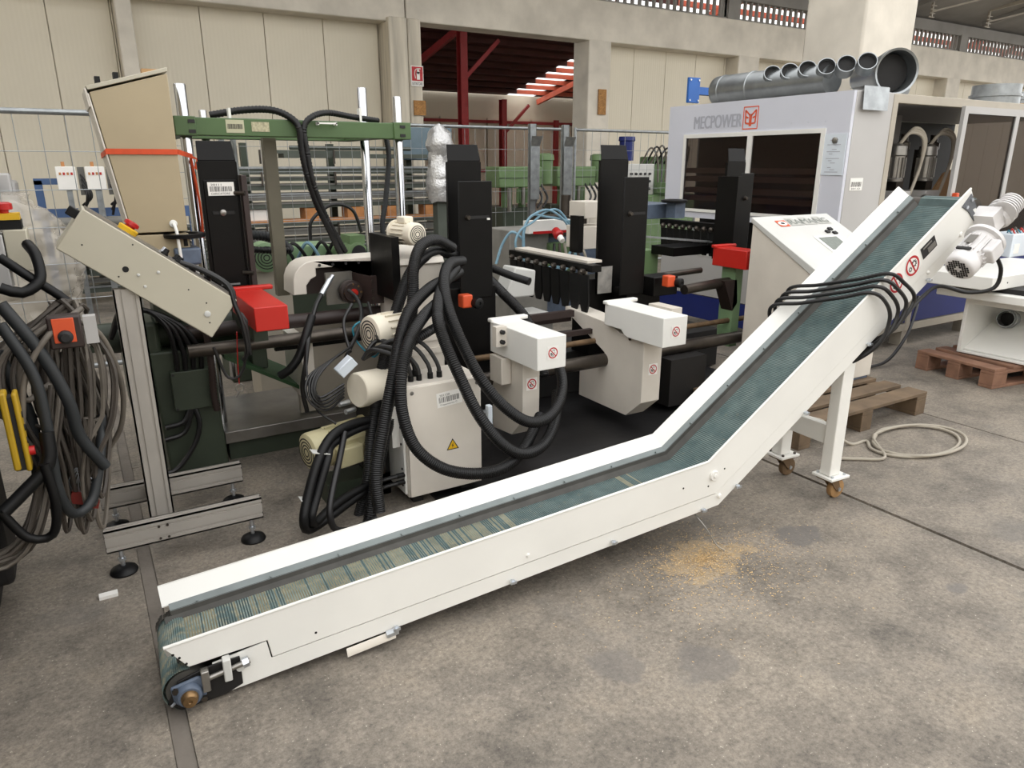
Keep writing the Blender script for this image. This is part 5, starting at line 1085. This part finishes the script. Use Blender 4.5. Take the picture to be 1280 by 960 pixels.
# ================================================================ sawing machine at the right edge
sm = thing('sawing_machine', (5.4, 2.7, .144), 'white sawing machine with open chute standing on the reddish pallet', 'machine')
MB().prism([(5.30, 2.46), (6.6, 2.46), (6.6, 2.98), (5.30, 2.98)] and [(5.30, 2.46, .665), (6.6, 2.46, .665), (6.6, 2.98, .665), (5.30, 2.98, .665)], (0, 0, .095)).build('machine_table', m_white, sm, bevel=.006)
MB().prism([(5.44, 2.1, .57), (6.5, 2.1, .57), (6.5, 2.9, .57), (5.44, 2.9, .57)], (0, 0, .06)).build('table_skirt', m_white, sm, bevel=.008, seg=3)
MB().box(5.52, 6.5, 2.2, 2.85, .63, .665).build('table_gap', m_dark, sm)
ch = MB(); ch.box(5.55, 6.4, 2.71, 2.735, .15, .57).box(5.55, 6.4, 1.98, 2.005, .15, .57).box(5.55, 6.4, 2.0, 2.71, .15, .165).box(5.55, 5.575, 2.0, 2.71, .52, .57)
ch.prism([(5.60, 2.005, .166), (6.35, 2.005, .53), (6.35, 2.71, .53), (5.60, 2.71, .166)], (0, 0, .01)).box(6.36, 6.4, 2.0, 2.71, .15, .57); ch.build('chip_chute', m_white, sm, bevel=.003)
rp = at(1254, 401, a=5.85)
MB().lathe(rp+V((.12, 0, .0)), (-1, -.1, .15), [(0, .062), (.06, .062), (.062, .07), (.085, .07), (.087, .062), (.12, .062), (.12, .056), (.04, .054)], 24, False).build('suction_stub', m_galv, sm)
MB().cyl(rp+V((.06, 0, 0)), rp+V((.065, 0, 0)), .056, n=20).build('stub_inside', m_dark, sm)
bp_ = at(1262, 322, z=.762)
MB().box(bp_.x, bp_.x+.45, bp_.y, bp_.y+.2, .762, .95).build('switch_box', m_bluewhite, sm, bevel=.008, seg=3)
MB().box(bp_.x+.04, bp_.x+.12, bp_.y-.003, bp_.y, .79, .87).build('box_label', m_paper, sm)
for k in range(8): MB().tube([(bp_.x+.03+.05*k, bp_.y+.03, .945), (bp_.x+.05+.05*k, bp_.y+.07, .975+.01*(k % 3)), (bp_.x+.1+.05*k, bp_.y+.1, .95)], .006, 6).build('terminal_wire', (m_teal, m_redpaint, m_greycable)[k % 3], sm)
for a in (5.36, 5.5, 5.8): MB().cyl((a, 2.461, .71), (a, 2.458, .71), .006, n=8).build('table_screw', m_ink, sm)
tag(MB().tube([(4.95, 3.1, .008), (5.2, 3.05, .05), (5.5, 3.1, .2), (5.75, 3.2, .36), (5.9, 3.28, .45)], .012, 8).build('supply_cable', m_cable), 'black cable rising diagonally in front of the blue base panels', 'cable')
tag(MB().tube([(5.5, 2.95, .01), (5.8, 3.05, .01), (6.1, 3.1, .012), (6.4, 3.0, .01)], .012, 8).build('floor_hose', m_cable), 'dark cable on the floor behind the reddish pallet', 'cable')

# ================================================================ cable laden machine at the left edge
lm = thing('cable_machine', (-.75, 2.7, 0), 'dark machine at the left edge hung with bundles of cables', 'machine')
MB().box(-2.2, -.43, 2.35, 3.3, 0, 2.4).build('machine_body', m_blackmatt, lm, bevel=.01)  # body of the left machine, enlarged out of view to deepen the shade
MB().box(-2.2, -.47, 1.3, 2.33, .1, 2.3).build('machine_body', m_blackmatt, lm, bevel=.015)  # unseen forward block, added to keep the floor at the left shaded
for k in range(2): MB().box(-.472, -.464, 1.34+.49*k, 1.80+.49*k, .2, 2.2).build('shade_block_door', m_brownblack, lm, bevel=.003); MB().box(-.464, -.45, 1.72+.14*k, 1.75+.14*k, 1.0, 1.15).build('door_handle', m_steel, lm)  # doors and handles dressing the added shade block
MB().box(-2.1, -.55, 1.35, 2.3, 0, .1).build('shade_block_plinth', m_blackmatt, lm)  # plinth under the added shade block
MB().box(-.52, -.36, 2.7, 2.95, .12, .6).build('machine_foot', m_blackmatt, lm, bevel=.02)
MB().box(-.50, -.36, 2.62, 2.75, .55, .68).box(-.5, -.28, 2.9, 2.98, .98, 1.02).box(-.45, -.2, 2.82, 2.88, .86, .9).build('cable_arm', m_darksteel, lm)
MB().box(-.205, -.14, 2.86, 2.98, 1.16, 1.295).build('control_box', m_cream, lm, bevel=.004); MB().box(-.33, -.208, 2.86, 2.98, 1.1, 1.28).build('control_box', m_greyp, lm, bevel=.004)
e = MB().box(-.215, -.15, 2.87, 2.95, 1.296, 1.325).build('stop_base', m_rubber, lm); MB().box(-.22, -.152, 2.865, 2.945, 1.326, 1.346).build('stop_collar', m_yellow, e); MB().lathe((-.195, 2.905, 1.346), (0, 0, 1), [(0, .015), (.01, .016), (.012, .028), (.03, .028), (.035, .02)], 18).build('stop_head', m_estop, e)
def P(x, y, b): return at(x, y, b=b)
rr = random.Random(21)
cbd = thing('cable_bundle', P(95, 400, 2.75), 'thick bundle of grey and brown cables hanging over the arm of the left machine', 'cables')
for k in range(46):
    u = rr.random(); b = 2.62+.22*rr.random(); x0 = 12+82*u; sp_ = rr.gauss(0, 1)
    top = P(60+45*rr.random(), 372+24*rr.random(), b+.05)
    left = x0-24; low = 560+110*rr.random(); xb = 55+60*u+rr.gauss(0, 6)
    pts = [P(78+30*rr.random(), 400+14*rr.random(), b+.1), top, P(left+70*u, 440+10*rr.random(), b), P(left+66*u+8, 520, b-.03), P(xb, low-40, b-.05), P(xb+8, low, b-.04), P(xb+14, low-30, b+.03), P(xb+16, 520, b+.08), P(x0+14, 440, b+.1)]
    MB().tube(pts, .0065+.002*rr.random(), 6, .03).build('cable', m_greycable if k % 3 == 0 else m_browncable, cbd)
cb2 = thing('cable_bundle', P(20, 620, 2.5), 'slack loops of grey cables sagging to the floor at the lower left edge', 'cables')
for k in range(20):
    b = 2.45+.25*rr.random(); x = rr.random()*25
    MB().tube([P(58+x, 470+20*rr.random(), b+.1), P(52+x, 540, b+.05), P(42+x, 610, b), P(25+x, 660+20*rr.random(), b-.05), P(-10+x, 690+20*rr.random(), b-.05), P(-60, 705+15*rr.random(), b-.08)], .006+.002*rr.random(), 6, .03).build('cable', m_greycable if k % 2 else m_browncable, cb2)
for k, (pp, r, lab) in enumerate((
    ([(0, 380, 2.5), (50, 440, 2.5), (85, 500, 2.5), (100, 545, 2.52), (132, 583, 2.55)], .018, 'dark slate hose running diagonally across the hanging cable bundle to a cut end'),
    ([(0, 405, 2.48), (42, 470, 2.47), (60, 540, 2.46), (72, 610, 2.46), (92, 642, 2.5), (115, 625, 2.55), (125, 575, 2.6), (127, 520, 2.7)], .016, 'dark slate hose making a low loop under the hanging cable bundle'),
    ([(0, 322, 2.75), (35, 345, 2.72), (75, 370, 2.72), (100, 390, 2.72)], .015, 'black hose draped under the small control box, upper'),
    ([(0, 360, 2.68), (28, 366, 2.68), (50, 350, 2.7), (45, 320, 2.74), (34, 305, 2.8)], .017, 'black hose looping up to the small control box'),
    ([(55, 580, 2.4), (70, 630, 2.4), (66, 668, 2.42), (35, 672, 2.42), (0, 640, 2.42)], .014, 'dark hose loop at the lower left edge near the floor'),
    ([(5, 640, 2.38), (30, 615, 2.4), (60, 580, 2.42), (58, 540, 2.44)], .02, 'thick dark hose rising from the lower left edge'),
    ([(-5, 440, 2.66), (36, 520, 2.66), (50, 600, 2.62)], .02, 'thick dark hose beside the yellow pendant'),
    )):
    hose(pp, r, lab, m_darkcable if k in (0, 1, 6) else m_rubber, 0, .02, 'smooth_hose')
hose([(62, 480, 2.6), (30, 500, 2.55), (28, 440, 2.55), (65, 405, 2.58), (100, 402, 2.6), (130, 425, 2.65), (152, 480, 2.7), (152, 530, 2.75), (135, 562, 2.78), (120, 575, 2.8)], .009, 'light grey cable making a wide loop from the orange switch towards the stand', m_greycable, 0, .02, 'grey_cable')
hose([(102, 385, 2.58), (60, 420, 2.5), (32, 470, 2.48), (28, 530, 2.46)], .009, 'light grey cable curving left round the orange switch', m_greycable, 0, .02, 'grey_cable')
osw = thing('orange_switch', P(82, 415, 2.5), 'small black switch with orange face hanging on the cable bundle', 'switch')
p = P(82, 416, 2.5); MB().box(p.x-.045, p.x+.045, p.y, p.y+.06, p.z-.05, p.z+.05).build('switch_body', m_brownblack, osw, bevel=.006)
MB().box(p.x-.032, p.x+.026, p.y-.004, p.y, p.z-.03, p.z+.045).build('switch_face', m_orange, osw, bevel=.002); MB().lathe((p.x-.002, p.y-.004, p.z-.012), (0, -1, 0), [(0, .021), (.008, .02), (.012, .012), (.02, .012)], 16).build('switch_knob', m_ink, osw)
MB().box(p.x+.05, p.x+.085, p.y+.02, p.y+.06, p.z-.045, p.z+.04).build('switch_back', m_greyp, osw)
ype = thing('pendant_control', P(20, 545, 2.4), 'yellow pendant control with red button hanging at the left edge', 'remote control')
for x0, x1 in ((6, 18), (20, 34)):
    p, q = P(x0, 492, 2.4), P(x1, 590, 2.4); MB().box(p.x, q.x, 2.4, 2.46, q.z, p.z).build('pendant_shell', m_pendant, ype, bevel=.006, seg=3)
p, q = P(17, 495, 2.42), P(21, 588, 2.42); MB().box(p.x, q.x, 2.41, 2.45, q.z, p.z).build('pendant_seam', m_ink, ype)
p = P(36, 575, 2.42); MB().box(p.x-.01, p.x+.005, 2.41, 2.45, p.z-.03, p.z+.03).build('pendant_shell', m_pendant, ype, bevel=.003); MB().cyl((p.x, 2.43, p.z+.025), (p.x+.02, 2.43, p.z+.025), .014, n=14).build('pendant_button', m_estop, ype)
for z in (.06, .1, .14): MB().cyl((p.x-.01, 2.43, p.z+z), (p.x+.008, 2.43, p.z+z), .01, n=10).build('pendant_button', m_ink, ype)
frd = thing('frayed_plug', P(98, 610, 2.62), 'red frayed plug with bare wires hanging under the cable bundle', 'plug')
p = P(102, 622, 2.62); MB().obox(p, (.03, 0, -.012), (0, .015, 0), (.006, 0, .018)).obox(p+V((.03, 0, -.03)), (.016, 0, -.006), (0, .01, 0), (.004, 0, .012)).build('plug_body', M('dirty_red', (120, 36, 28), .6, var=.3), frd)
fw = MB()
for k in range(12): fw.tube([P(95+2*(k % 5), 585, 2.62), P(86+3*k, 600+rr.random()*8, 2.62), p+V((-.02+.004*k, 0, .01))], .002, 5)
fw.build('bare_wire', m_zinc, frd)
tag(MB().box(-.13, -.07, 2.66, 2.69, 0, .012).build('paper_scrap', m_paper), 'small crumpled paper scrap on the dark floor at the lower left', 'litter')

# ================================================================ wire mesh fences
def fence(p, q, zt, lab, n_v, gap=.15, h0=.06):
    p, q = V((p[0], p[1], 0)), V((q[0], q[1], 0)); d = (q-p).normalized(); L = (q-p).length
    t = thing('mesh_fence', (p+q)/2, lab, 'fence', 'wire mesh fence panels')
    Z = V((0, 0, 1))
    MB().cyl(p+Z*zt, q+Z*zt, .02, n=12).build('top_tube', m_galv, t); MB().cyl(p+Z*h0, q+Z*h0, .02, n=12).build('bottom_tube', m_galv, t)
    for e in (p, q): MB().cyl(e, e+Z*(zt+.03), .021, n=12).build('end_tube', m_galv, t)
    w = MB(); x = gap
    while x < L-.03: w.cyl(p+d*x+Z*h0, p+d*x+Z*zt, .0028, n=5, caps=False); x += gap
    for z in [h0+(zt-h0)*k/7 for k in range(1, 7)]: w.cyl(p+Z*z, q+Z*z, .0028, n=5, caps=False)
    tag(w.build('mesh_wire', m_galv, t), kind='stuff')
fence((-2.2, 6.0), (.62, 6.0), 1.835, 'wire mesh fence panel on the left in front of the wrapped pile', 0)
fence((.7, 8.6), (3.5, 8.6), 1.955, 'wire mesh fence panel behind the green gantry, in front of the steel bars', 0)
fence((3.56, 8.6), (6.02, 8.6), 1.955, 'wire mesh fence panel in front of the green machines', 0)
fence((6.2, 8.6), (8.6, 8.6), 1.955, 'wire mesh fence panel beside the end of the enclosed machine', 0)
def chan(a, lab, cap):
    t = thing('channel_post', (a, 8.35, 0), lab, 'post', 'galvanised channel posts')
    MB().box(a-.05, a+.05, 8.33, 8.335, 0, 2.0).box(a-.05, a-.045, 8.33, 8.38, 0, 2.0).box(a+.045, a+.05, 8.33, 8.38, 0, 2.0).build('channel', m_galv, t)
    g = MB().prism([(a-.12, 8.2, 1.05), (a+.02, 8.2, 1.05), (a+.02, 8.2, 1.72), (a-.12, 8.2, 1.72)], (0, .01, 0)).prism([(a-.12, 8.2, 1.72), (a+.02, 8.2, 1.72), (a+.0, 8.1, 1.84), (a-.16, 8.1, 1.84)], (0, .01, 0)).prism([(a+.02, 8.2, 1.05), (a+.06, 8.28, 1.05), (a+.06, 8.28, 1.72), (a+.02, 8.2, 1.72)], (.004, .004, 0))
    g.build('bent_guard', m_galv, t)
chan(5.33, 'galvanised channel post with bent guard, left one behind the blue cable coil', 0)
chan(5.86, 'galvanised channel post with bent guard, right one behind the blue cable coil', 0)

# ================================================================ rack of long steel profiles
rk = thing('bar_rack', (3.1, 9.4, 0), 'rack of long grey green steel profiles stacked behind the fence', 'rack')
for a in (1.9, 3.0, 4.1): MB().box(a, a+.08, 9.7, 9.8, 0, 1.75).build('rack_post', m_dkgreen, rk)
rr = random.Random(4)
z = .12
for row in range(13):
    if row == 7:
        for a in (2.5, 3.05, 3.6, 4.15): MB().box(a, a+.22, 9.2, 9.45, z, z+.13).build('timber_spacer', m_wood2, rk)
        MB().box(1.7, 4.6, 9.2, 9.4, z-.03, z).build('timber_spacer', m_wood2, rk)
        MB().box(1.6, 2.2, 9.25, 9.4, z, z+.13).build('timber_spacer', m_paper, rk); z += .14; continue
    h = (.09, .06, .11, .08, .1)[row % 5]
    for j in range(2):
        y = 9.2+.13*j; a0 = -.4+rr.random()*.6 if row < 7 else 1.3+rr.random()*.5; a1 = 4.5+rr.random()*.6
        MB().box(a0, a1, y, y+.11, z, z+h*.82).build('steel_profile', (m_bar, m_bar2, m_bar, m_green if row == 9 else m_bar)[(row+j) % 4], rk)
        MB().box(a0, a1, y-.012, y, z+h*.6, z+h*.82).build('profile_lip', m_bar2 if row % 3 else m_galv, rk)
    z += h+.018
for a in (2.0, 2.9, 3.8, 4.4):
    for zz in (.35, .62, 1.25, 1.5): MB().box(a, a+.02, 9.16, 9.18, zz, zz+.16).build('stake', m_darksteel, rk)
tag(MB().box(2.3, 4.2, 9.2, 9.5, 1.57, 1.62).box(2.1, 3.4, 9.25, 9.4, 1.62, 1.66).cyl((2.4, 9.3, 1.69), (4.0, 9.3, 1.69), .025, n=8).build('loose_bars', m_bar), 'loose dark bars lying on top of the profile rack', 'bars')
bc = thing('blue_case', (4.35, 9.6, 1.4), 'slate blue machine case behind the foil wrapped post', 'case')
MB().box(4.0, 4.75, 9.55, 9.9, 1.55, 1.98).build('case_body', m_blueteal, bc, bevel=.01)
for a, z in ((4.42, 1.62), (4.5, 1.64), (4.46, 1.7), (4.4, 1.56)): MB().cyl((a, 9.55, z), (a, 9.48, z), .04, n=12).build('rod_end', m_frame, bc)
fo = MB(); n = 14; m_ = 18; rr = random.Random(8); vs = []
for j in range(m_+1):
    z = 1.05+j*.05; r = (.155+.02*sin(j*.4)) if j < 13 else .17*math.sqrt(max(.03, 1-((j-12)/6.1)**2))
    for i in range(n): vs.append((3.93+max(.03, r+rr.gauss(0, .012))*cos(2*pi*i/n), 8.25+max(.03, r+rr.gauss(0, .012))*sin(2*pi*i/n), z+rr.gauss(0, .01)))
fo.add(vs, [(j*n+i, j*n+(i+1) % n, (j+1)*n+(i+1) % n, (j+1)*n+i) for j in range(m_) for i in range(n)]+[tuple(range(m_*n, m_*n+n))])
tag(fo.build('foil_bundle', m_silverfoil), 'silver foil wrapped bundle left of the second black chute', 'bundle')
MB_ = MB().box(3.85, 4.0, 8.18, 8.32, 0, 1.06); tag(MB_.build('bundle_stand', m_bar), 'dark stand under the silver foil wrapped bundle', 'stand')

# ================================================================ green machines behind the fence
def drill(a, b, lab, mat=m_green, s=1.0):
    t = thing('green_machine', (a, b, 0), lab, 'machine', 'old green machines behind the fence')
    MB().box(a-.28, a+.28, b-.2, b+.3, 0, .85).build('machine_base', m_dkgreen, t, bevel=.02)
    MB().cyl((a-.1, b, .85), (a-.1, b, 1.2), .09, n=16).cyl((a+.15, b-.05, .85), (a+.15, b-.05, 1.2), .06, n=16).build('machine_column', mat, t)
    MB().box(a-.36, a+.42, b-.22, b+.22, 1.15, 1.46).build('machine_head', mat, t, bevel=.02)
    MB().box(a-.355, a+.415, b-.228, b-.218, 1.29, 1.30).build('head_seam', m_dkgreen, t)
    MB().lathe((a+.62, b, 1.2), (0, 0, 1), [(0, .12), (.35, .12), (.36, .14), (.44, .13), (.46, .08)], 20).build('machine_motor', mat, t)
    MB().cyl((a-.2, b-.25, .8), (a-.2, b-.25, 1.15), .035, n=12).cyl((a+.05, b-.25, .9), (a+.05, b-.25, 1.15), .03, n=12).build('quill', m_steel, t)
    f = MB()
    for k in range(10): f.box(a-.05+.025*k, a-.04+.025*k, b-.24, b-.21, .92, 1.14)
    f.build('motor_rib', mat, t)
    for k in range(3): MB().tube([(a+.2+.1*k, b-.2, 1.2), (a+.25+.1*k, b-.32, 1.0), (a+.15+.1*k, b-.35, .85)], .018, 8).build('machine_hose', m_cable, t)
    return t
drill(5.95, 9.9, 'green drilling machine with square head behind the blue cable coil')
drill(7.15, 10.1, 'green machine with tall motor left of the third black chute')
t = thing('green_machine', (8.3, 9.6, 0), 'green machine with blue motor on top beside the enclosed machine', 'machine', 'old green machines behind the fence')
MB().box(8.0, 9.4, 9.4, 10.2, 0, 1.0).build('machine_base', m_green, t, bevel=.03); MB().box(7.9, 8.5, 9.5, 9.9, 1.0, 1.5).build('control_panel', m_grey, t, bevel=.01)
for k in range(5): 
    for j in range(3): MB().cyl((8.0+.1*k, 9.5, 1.1+.12*j), (8.0+.1*k, 9.47, 1.1+.12*j), .02, n=8).build('panel_knob', m_ink, t)
MB().lathe((8.05, 9.7, 1.55), (0, 0, 1), [(0, .12), (.3, .12), (.32, .14), (.38, .13)], 18).build('blue_motor', m_bluep, t)
MB().box(8.6, 9.2, 9.6, 10.0, 1.0, 1.62).build('machine_column', m_green, t, bevel=.02)
for k in range(8): MB().tube([(8.3+.1*k, 9.6, 1.5), (8.4+.12*k, 9.5, 1.75+.02*(k % 3)), (8.6+.1*k, 9.55, 1.6), (8.6+.08*k, 9.5, 1.2)], .016, 6).build('machine_hose', m_cable if k % 2 else m_greycable, t)
MB().cyl((8.7, 9.3, 1.05), (8.7, 9.3, 1.2), .22, n=18).build('spool', m_green, t)
# grey block machine with the blue cable coil
m_dullgrey = M('dull_grey_paint', (132, 130, 124), .6, var=.2)
gb = thing('grey_machine', (4.1, 6.2, 0), 'low grey machine block carrying the blue cable coil', 'machine')
MB().box(3.55, 4.0, 5.95, 6.4, 0, .89).build('machine_block', m_dullgrey, gb, bevel=.01); MB().box(4.0, 4.75, 6.0, 6.5, 0, .80).build('machine_block', m_bearing, gb, bevel=.01)
MB().box(3.98, 4.3, 5.9, 6.0, .3, .75).build('green_panel', m_green, gb); MB().box(3.7, 4.2, 5.85, 5.95, .86, .98).build('white_box', m_paper, gb); MB().box(3.75, 4.15, 5.845, 5.85, .855, .88).build('red_strip', m_estop, gb)
for k in range(6): MB().tube([(4.0+.06*k, 5.85, .75), (3.95+.08*k, 5.8, .6), (3.9+.1*k, 5.85, .4)], .015, 6).build('machine_hose', (m_cable, m_browncable, m_frame)[k % 3], gb)
MB().box(4.0, 4.5, 6.0, 6.3, .8, 1.0).cyl((4.3, 6.1, 1.0), (4.3, 6.1, 1.2), .05, n=12).build('machine_top', m_darksteel, gb)
cl_ = MB(); pts = []; rr = random.Random(2)
for k in range(40):
    t_ = k*.52; wob = 1+.08*sin(k*1.7); p = P(684+(34+4*sin(k*.9))*cos(t_)*wob, 303+(37+4*cos(k*1.3))*sin(t_)*wob, 5.7+.02*sin(k)); pts.append(p)
tag(cl_.tube(pts, .011, 8, .03).tube([P(655, 300, 5.7), P(640, 290, 5.75), P(628, 305, 5.8), P(620, 330, 5.8)], .012, 8).build('blue_cable', m_bluecable), 'pale blue cable coil hanging on the grey machine block', 'cable')
pg_ = thing('plug', P(697, 292, 5.62), 'red and white industrial plug hanging in the blue cable coil', 'plug')
p = P(697, 292, 5.62); MB().lathe(p, (-.1, -1, -.5), [(-.05, .04), (0, .045), (.02, .05), (.04, .04)], 16).build('plug_collar', m_estop, pg_); MB().lathe(p+V((0, -.04, -.03)), (-.1, -1, -.6), [(0, .03), (.06, .026)], 14).build('plug_body', m_paper, pg_)
# small machines in the gap behind the gantry
gm = thing('small_machine', (1.2, 5.3, 0), 'small green and grey machine parts with motors behind the gantry', 'machine')
MB().box(.8, 1.9, 5.2, 5.6, 0, .75).build('machine_base', m_dkgreen, gm, bevel=.01)
MB().box(1.25, 1.55, 5.1, 5.4, .80, .95).build('green_body', m_palegreen, gm, bevel=.01); MB().box(1.0, 1.2, 5.1, 5.4, .8, .9).build('grey_body', m_greyp, gm, bevel=.01)
for px_, py_, r in ((447, 318, .085),):
    p = P(px_, py_, 4.9); MB().lathe(p, (.35, -1, 0), [(-.25, r*.8), (-.02, r), (.01, r), (.015, r*.8)], 24).build('motor_body', m_green, gm); q = MB()
    MB().lathe(p, (.35, -1, 0), [(.016, r*.78), (.018, r*.78)], 24).build('motor_fan', m_ink, gm); MB().box(p.x-.05, p.x+.06, p.y, p.y+.2, p.z+.07, p.z+.13).build('terminal_box', m_green, gm)
p = P(333, 322, 4.6); mt = MB().lathe(p, (-.1, -1, 0), [(-.25, .08), (-.02, .09), (.01, .09), (.015, .075)], 24).build('motor_body', m_palegreen, gm)
fg = MB()
for k in range(4): fg.ring(p+V((-.002, -.017, 0)), (-.1, -1, 0), .014+.017*k, .020+.017*k, .002, 24)
fg.build('motor_fan', m_ink, mt)
MB().box(p.x-.1, p.x+.15, p.y+.05, p.y+.35, .0, p.z-.09).build('motor_stand', m_frame, gm)
for k in range(7): MB().tube([(1.0+.1*k, 5.1, .85), (1.05+.1*k, 5.0, .98), (1.15+.09*k, 5.0, .9), (1.2+.1*k, 5.1, .75)], .012, 6).build('machine_hose', m_cable if k % 3 else m_bluecable, gm)
hose([(298, 296, 4.2), (315, 294, 4.2), (335, 296, 4.22), (352, 304, 4.25), (362, 312, 4.3)], .026, 'grey bellows hose behind the leftmost black chute', m_darkcable, .003, .009, 'bellows_hose')
hose([(298, 310, 4.15), (318, 312, 4.15), (340, 313, 4.17), (360, 312, 4.25)], .018, 'thinner ribbed hose below the grey bellows hose', m_hose, .002, .009, 'bellows_hose')
tag(MB().tube([P(388, 300, 5.0), P(390, 275, 5.0), P(415, 256, 5.0), P(440, 262, 5.0), P(452, 290, 5.0)], .012, 8).build('arched_cable', m_cable), 'black cable arching between the gantry posts in front of the steel bars', 'cable')

# ================================================================ wrapped pile, panels and frames at the far left
wp = thing('wrapped_pile', (-.6, 6.8, 0), 'pile of parts wrapped in clear plastic film behind the left fence', 'pile')
MB().box(-1.5, -.25, 6.5, 7.2, .14, .95).build('pile_core', m_frame, wp); MB().box(-1.4, -.4, 6.5, 7.1, .95, 1.1).build('pile_core', m_bar2, wp)
MB().box(-1.5, -.15, 6.45, 7.2, 0, .14).build('pile_pallet', m_wood, wp)
import mathutils
fm = MB(); vs = []; n, m_ = 110, 60; noise = mathutils.noise
for j in range(m_+1):
    z = 1.28*j/m_
    for i in range(n):
        t_ = 2*pi*i/n; k = 1.0-(.35*max(0, (j/m_-.72))/.28)**1.0 if j/m_ > .72 else 1.0
        q = (abs(cos(t_))**4+abs(sin(t_))**4)**-.25
        x, y = -.85+.78*q*cos(t_)*k, 6.85+.45*q*sin(t_)*k
        d = noise.noise((x*3.1, y*3.1, z*4.2))*.10+abs(noise.noise((x*9, y*9, z*7)))*.09+abs(noise.noise((x*21, y*21, z*16)))*.035
        vs.append((x+d*cos(t_), y+d*sin(t_), z+.02*noise.noise((x*5, z*5, y*5))))
fm.add(vs, [(j*n+i, j*n+(i+1) % n, (j+1)*n+(i+1) % n, (j+1)*n+i) for j in range(m_) for i in range(n)]+[tuple(range(m_*n, m_*n+n))])
fm.build('plastic_film', m_film, wp)
for k in range(5): MB().cyl((-.16, 7.6, .75+.12*k), (.4, 7.6, .75+.12*k), .055, n=14).build('grey_pipe', m_bar2, wp) if k < 3 else None
def ctl(a, lab):
    t = thing('switch_cabinet', (a, 8.5, 0), lab, 'control panel', 'white control panels on posts')
    MB().box(a-.085, a+.085, 8.5, 8.56, 1.25, 1.475).build('panel_box', m_paper, t, bevel=.006)
    for k in range(4): MB().box(a-.06+.033*k, a-.042+.033*k, 8.494, 8.5, 1.395, 1.42).build('panel_switch', m_estop if k % 2 else m_wood2, t)
    MB().box(a-.03, a+.0, 8.52, 8.55, 1.475, 1.52).build('beacon', m_wood2, t)
    MB().box(a-.02, a+.03, 8.53, 8.58, 0, 1.25).build('panel_post', m_galv, t)
    MB().box(a+.1, a+.16, 8.55, 8.62, 1.2, 1.47).build('side_gear', m_bar2, t)
    for k in range(3): MB().tube([(a+.12, 8.56, 1.3+.05*k), (a+.15+.02*k, 8.5, 1.2), (a+.1, 8.55, 1.0+.05*k)], .012, 6).build('panel_cable', m_cable, t)
ctl(0.0, 'white control panel on a post beyond the left fence, left one'); ctl(.25, 'white control panel on a post beyond the left fence, right one')
bf = thing('steel_trestle', (.1, 8.8, 0), 'blue steel frame beyond the left fence', 'frame')
MB().box(-.35, 1.2, 8.75, 8.85, .95, 1.06).build('frame_beam', m_bluefr, bf); MB().box(-.29, -.22, 8.75, 8.82, 0, 1.34).build('frame_post', m_bluefr, bf); MB().box(-.29, .0, 8.75, 8.82, 1.3, 1.36).build('frame_beam', m_bluefr, bf)
MB().box(1.1, 1.2, 8.75, 8.85, 0, .95).build('frame_post', m_bluefr, bf)
gp = thing('grey_machine', (-.6, 8.4, 0), 'grey machine behind the wrapped pile at the left edge', 'machine')
MB().box(-.95, -.42, 8.2, 8.8, 0, 1.35).build('machine_body', m_greyp, gp, bevel=.03); MB().box(-1.1, -.55, 8.0, 8.2, 1.28, 1.36).build('machine_table', m_blackmatt, gp)
MB().box(-.62, -.44, 8.1, 8.3, .9, 1.42).build('machine_arm', m_greyp, gp, bevel=.02)
tag(MB().box(-.08, .12, 6.7, 6.85, 0, .1).box(.05, .16, 6.75, 6.85, .1, .14).build('green_vice', m_dkgreen), 'small dark green block on the floor beyond the left fence', 'block')
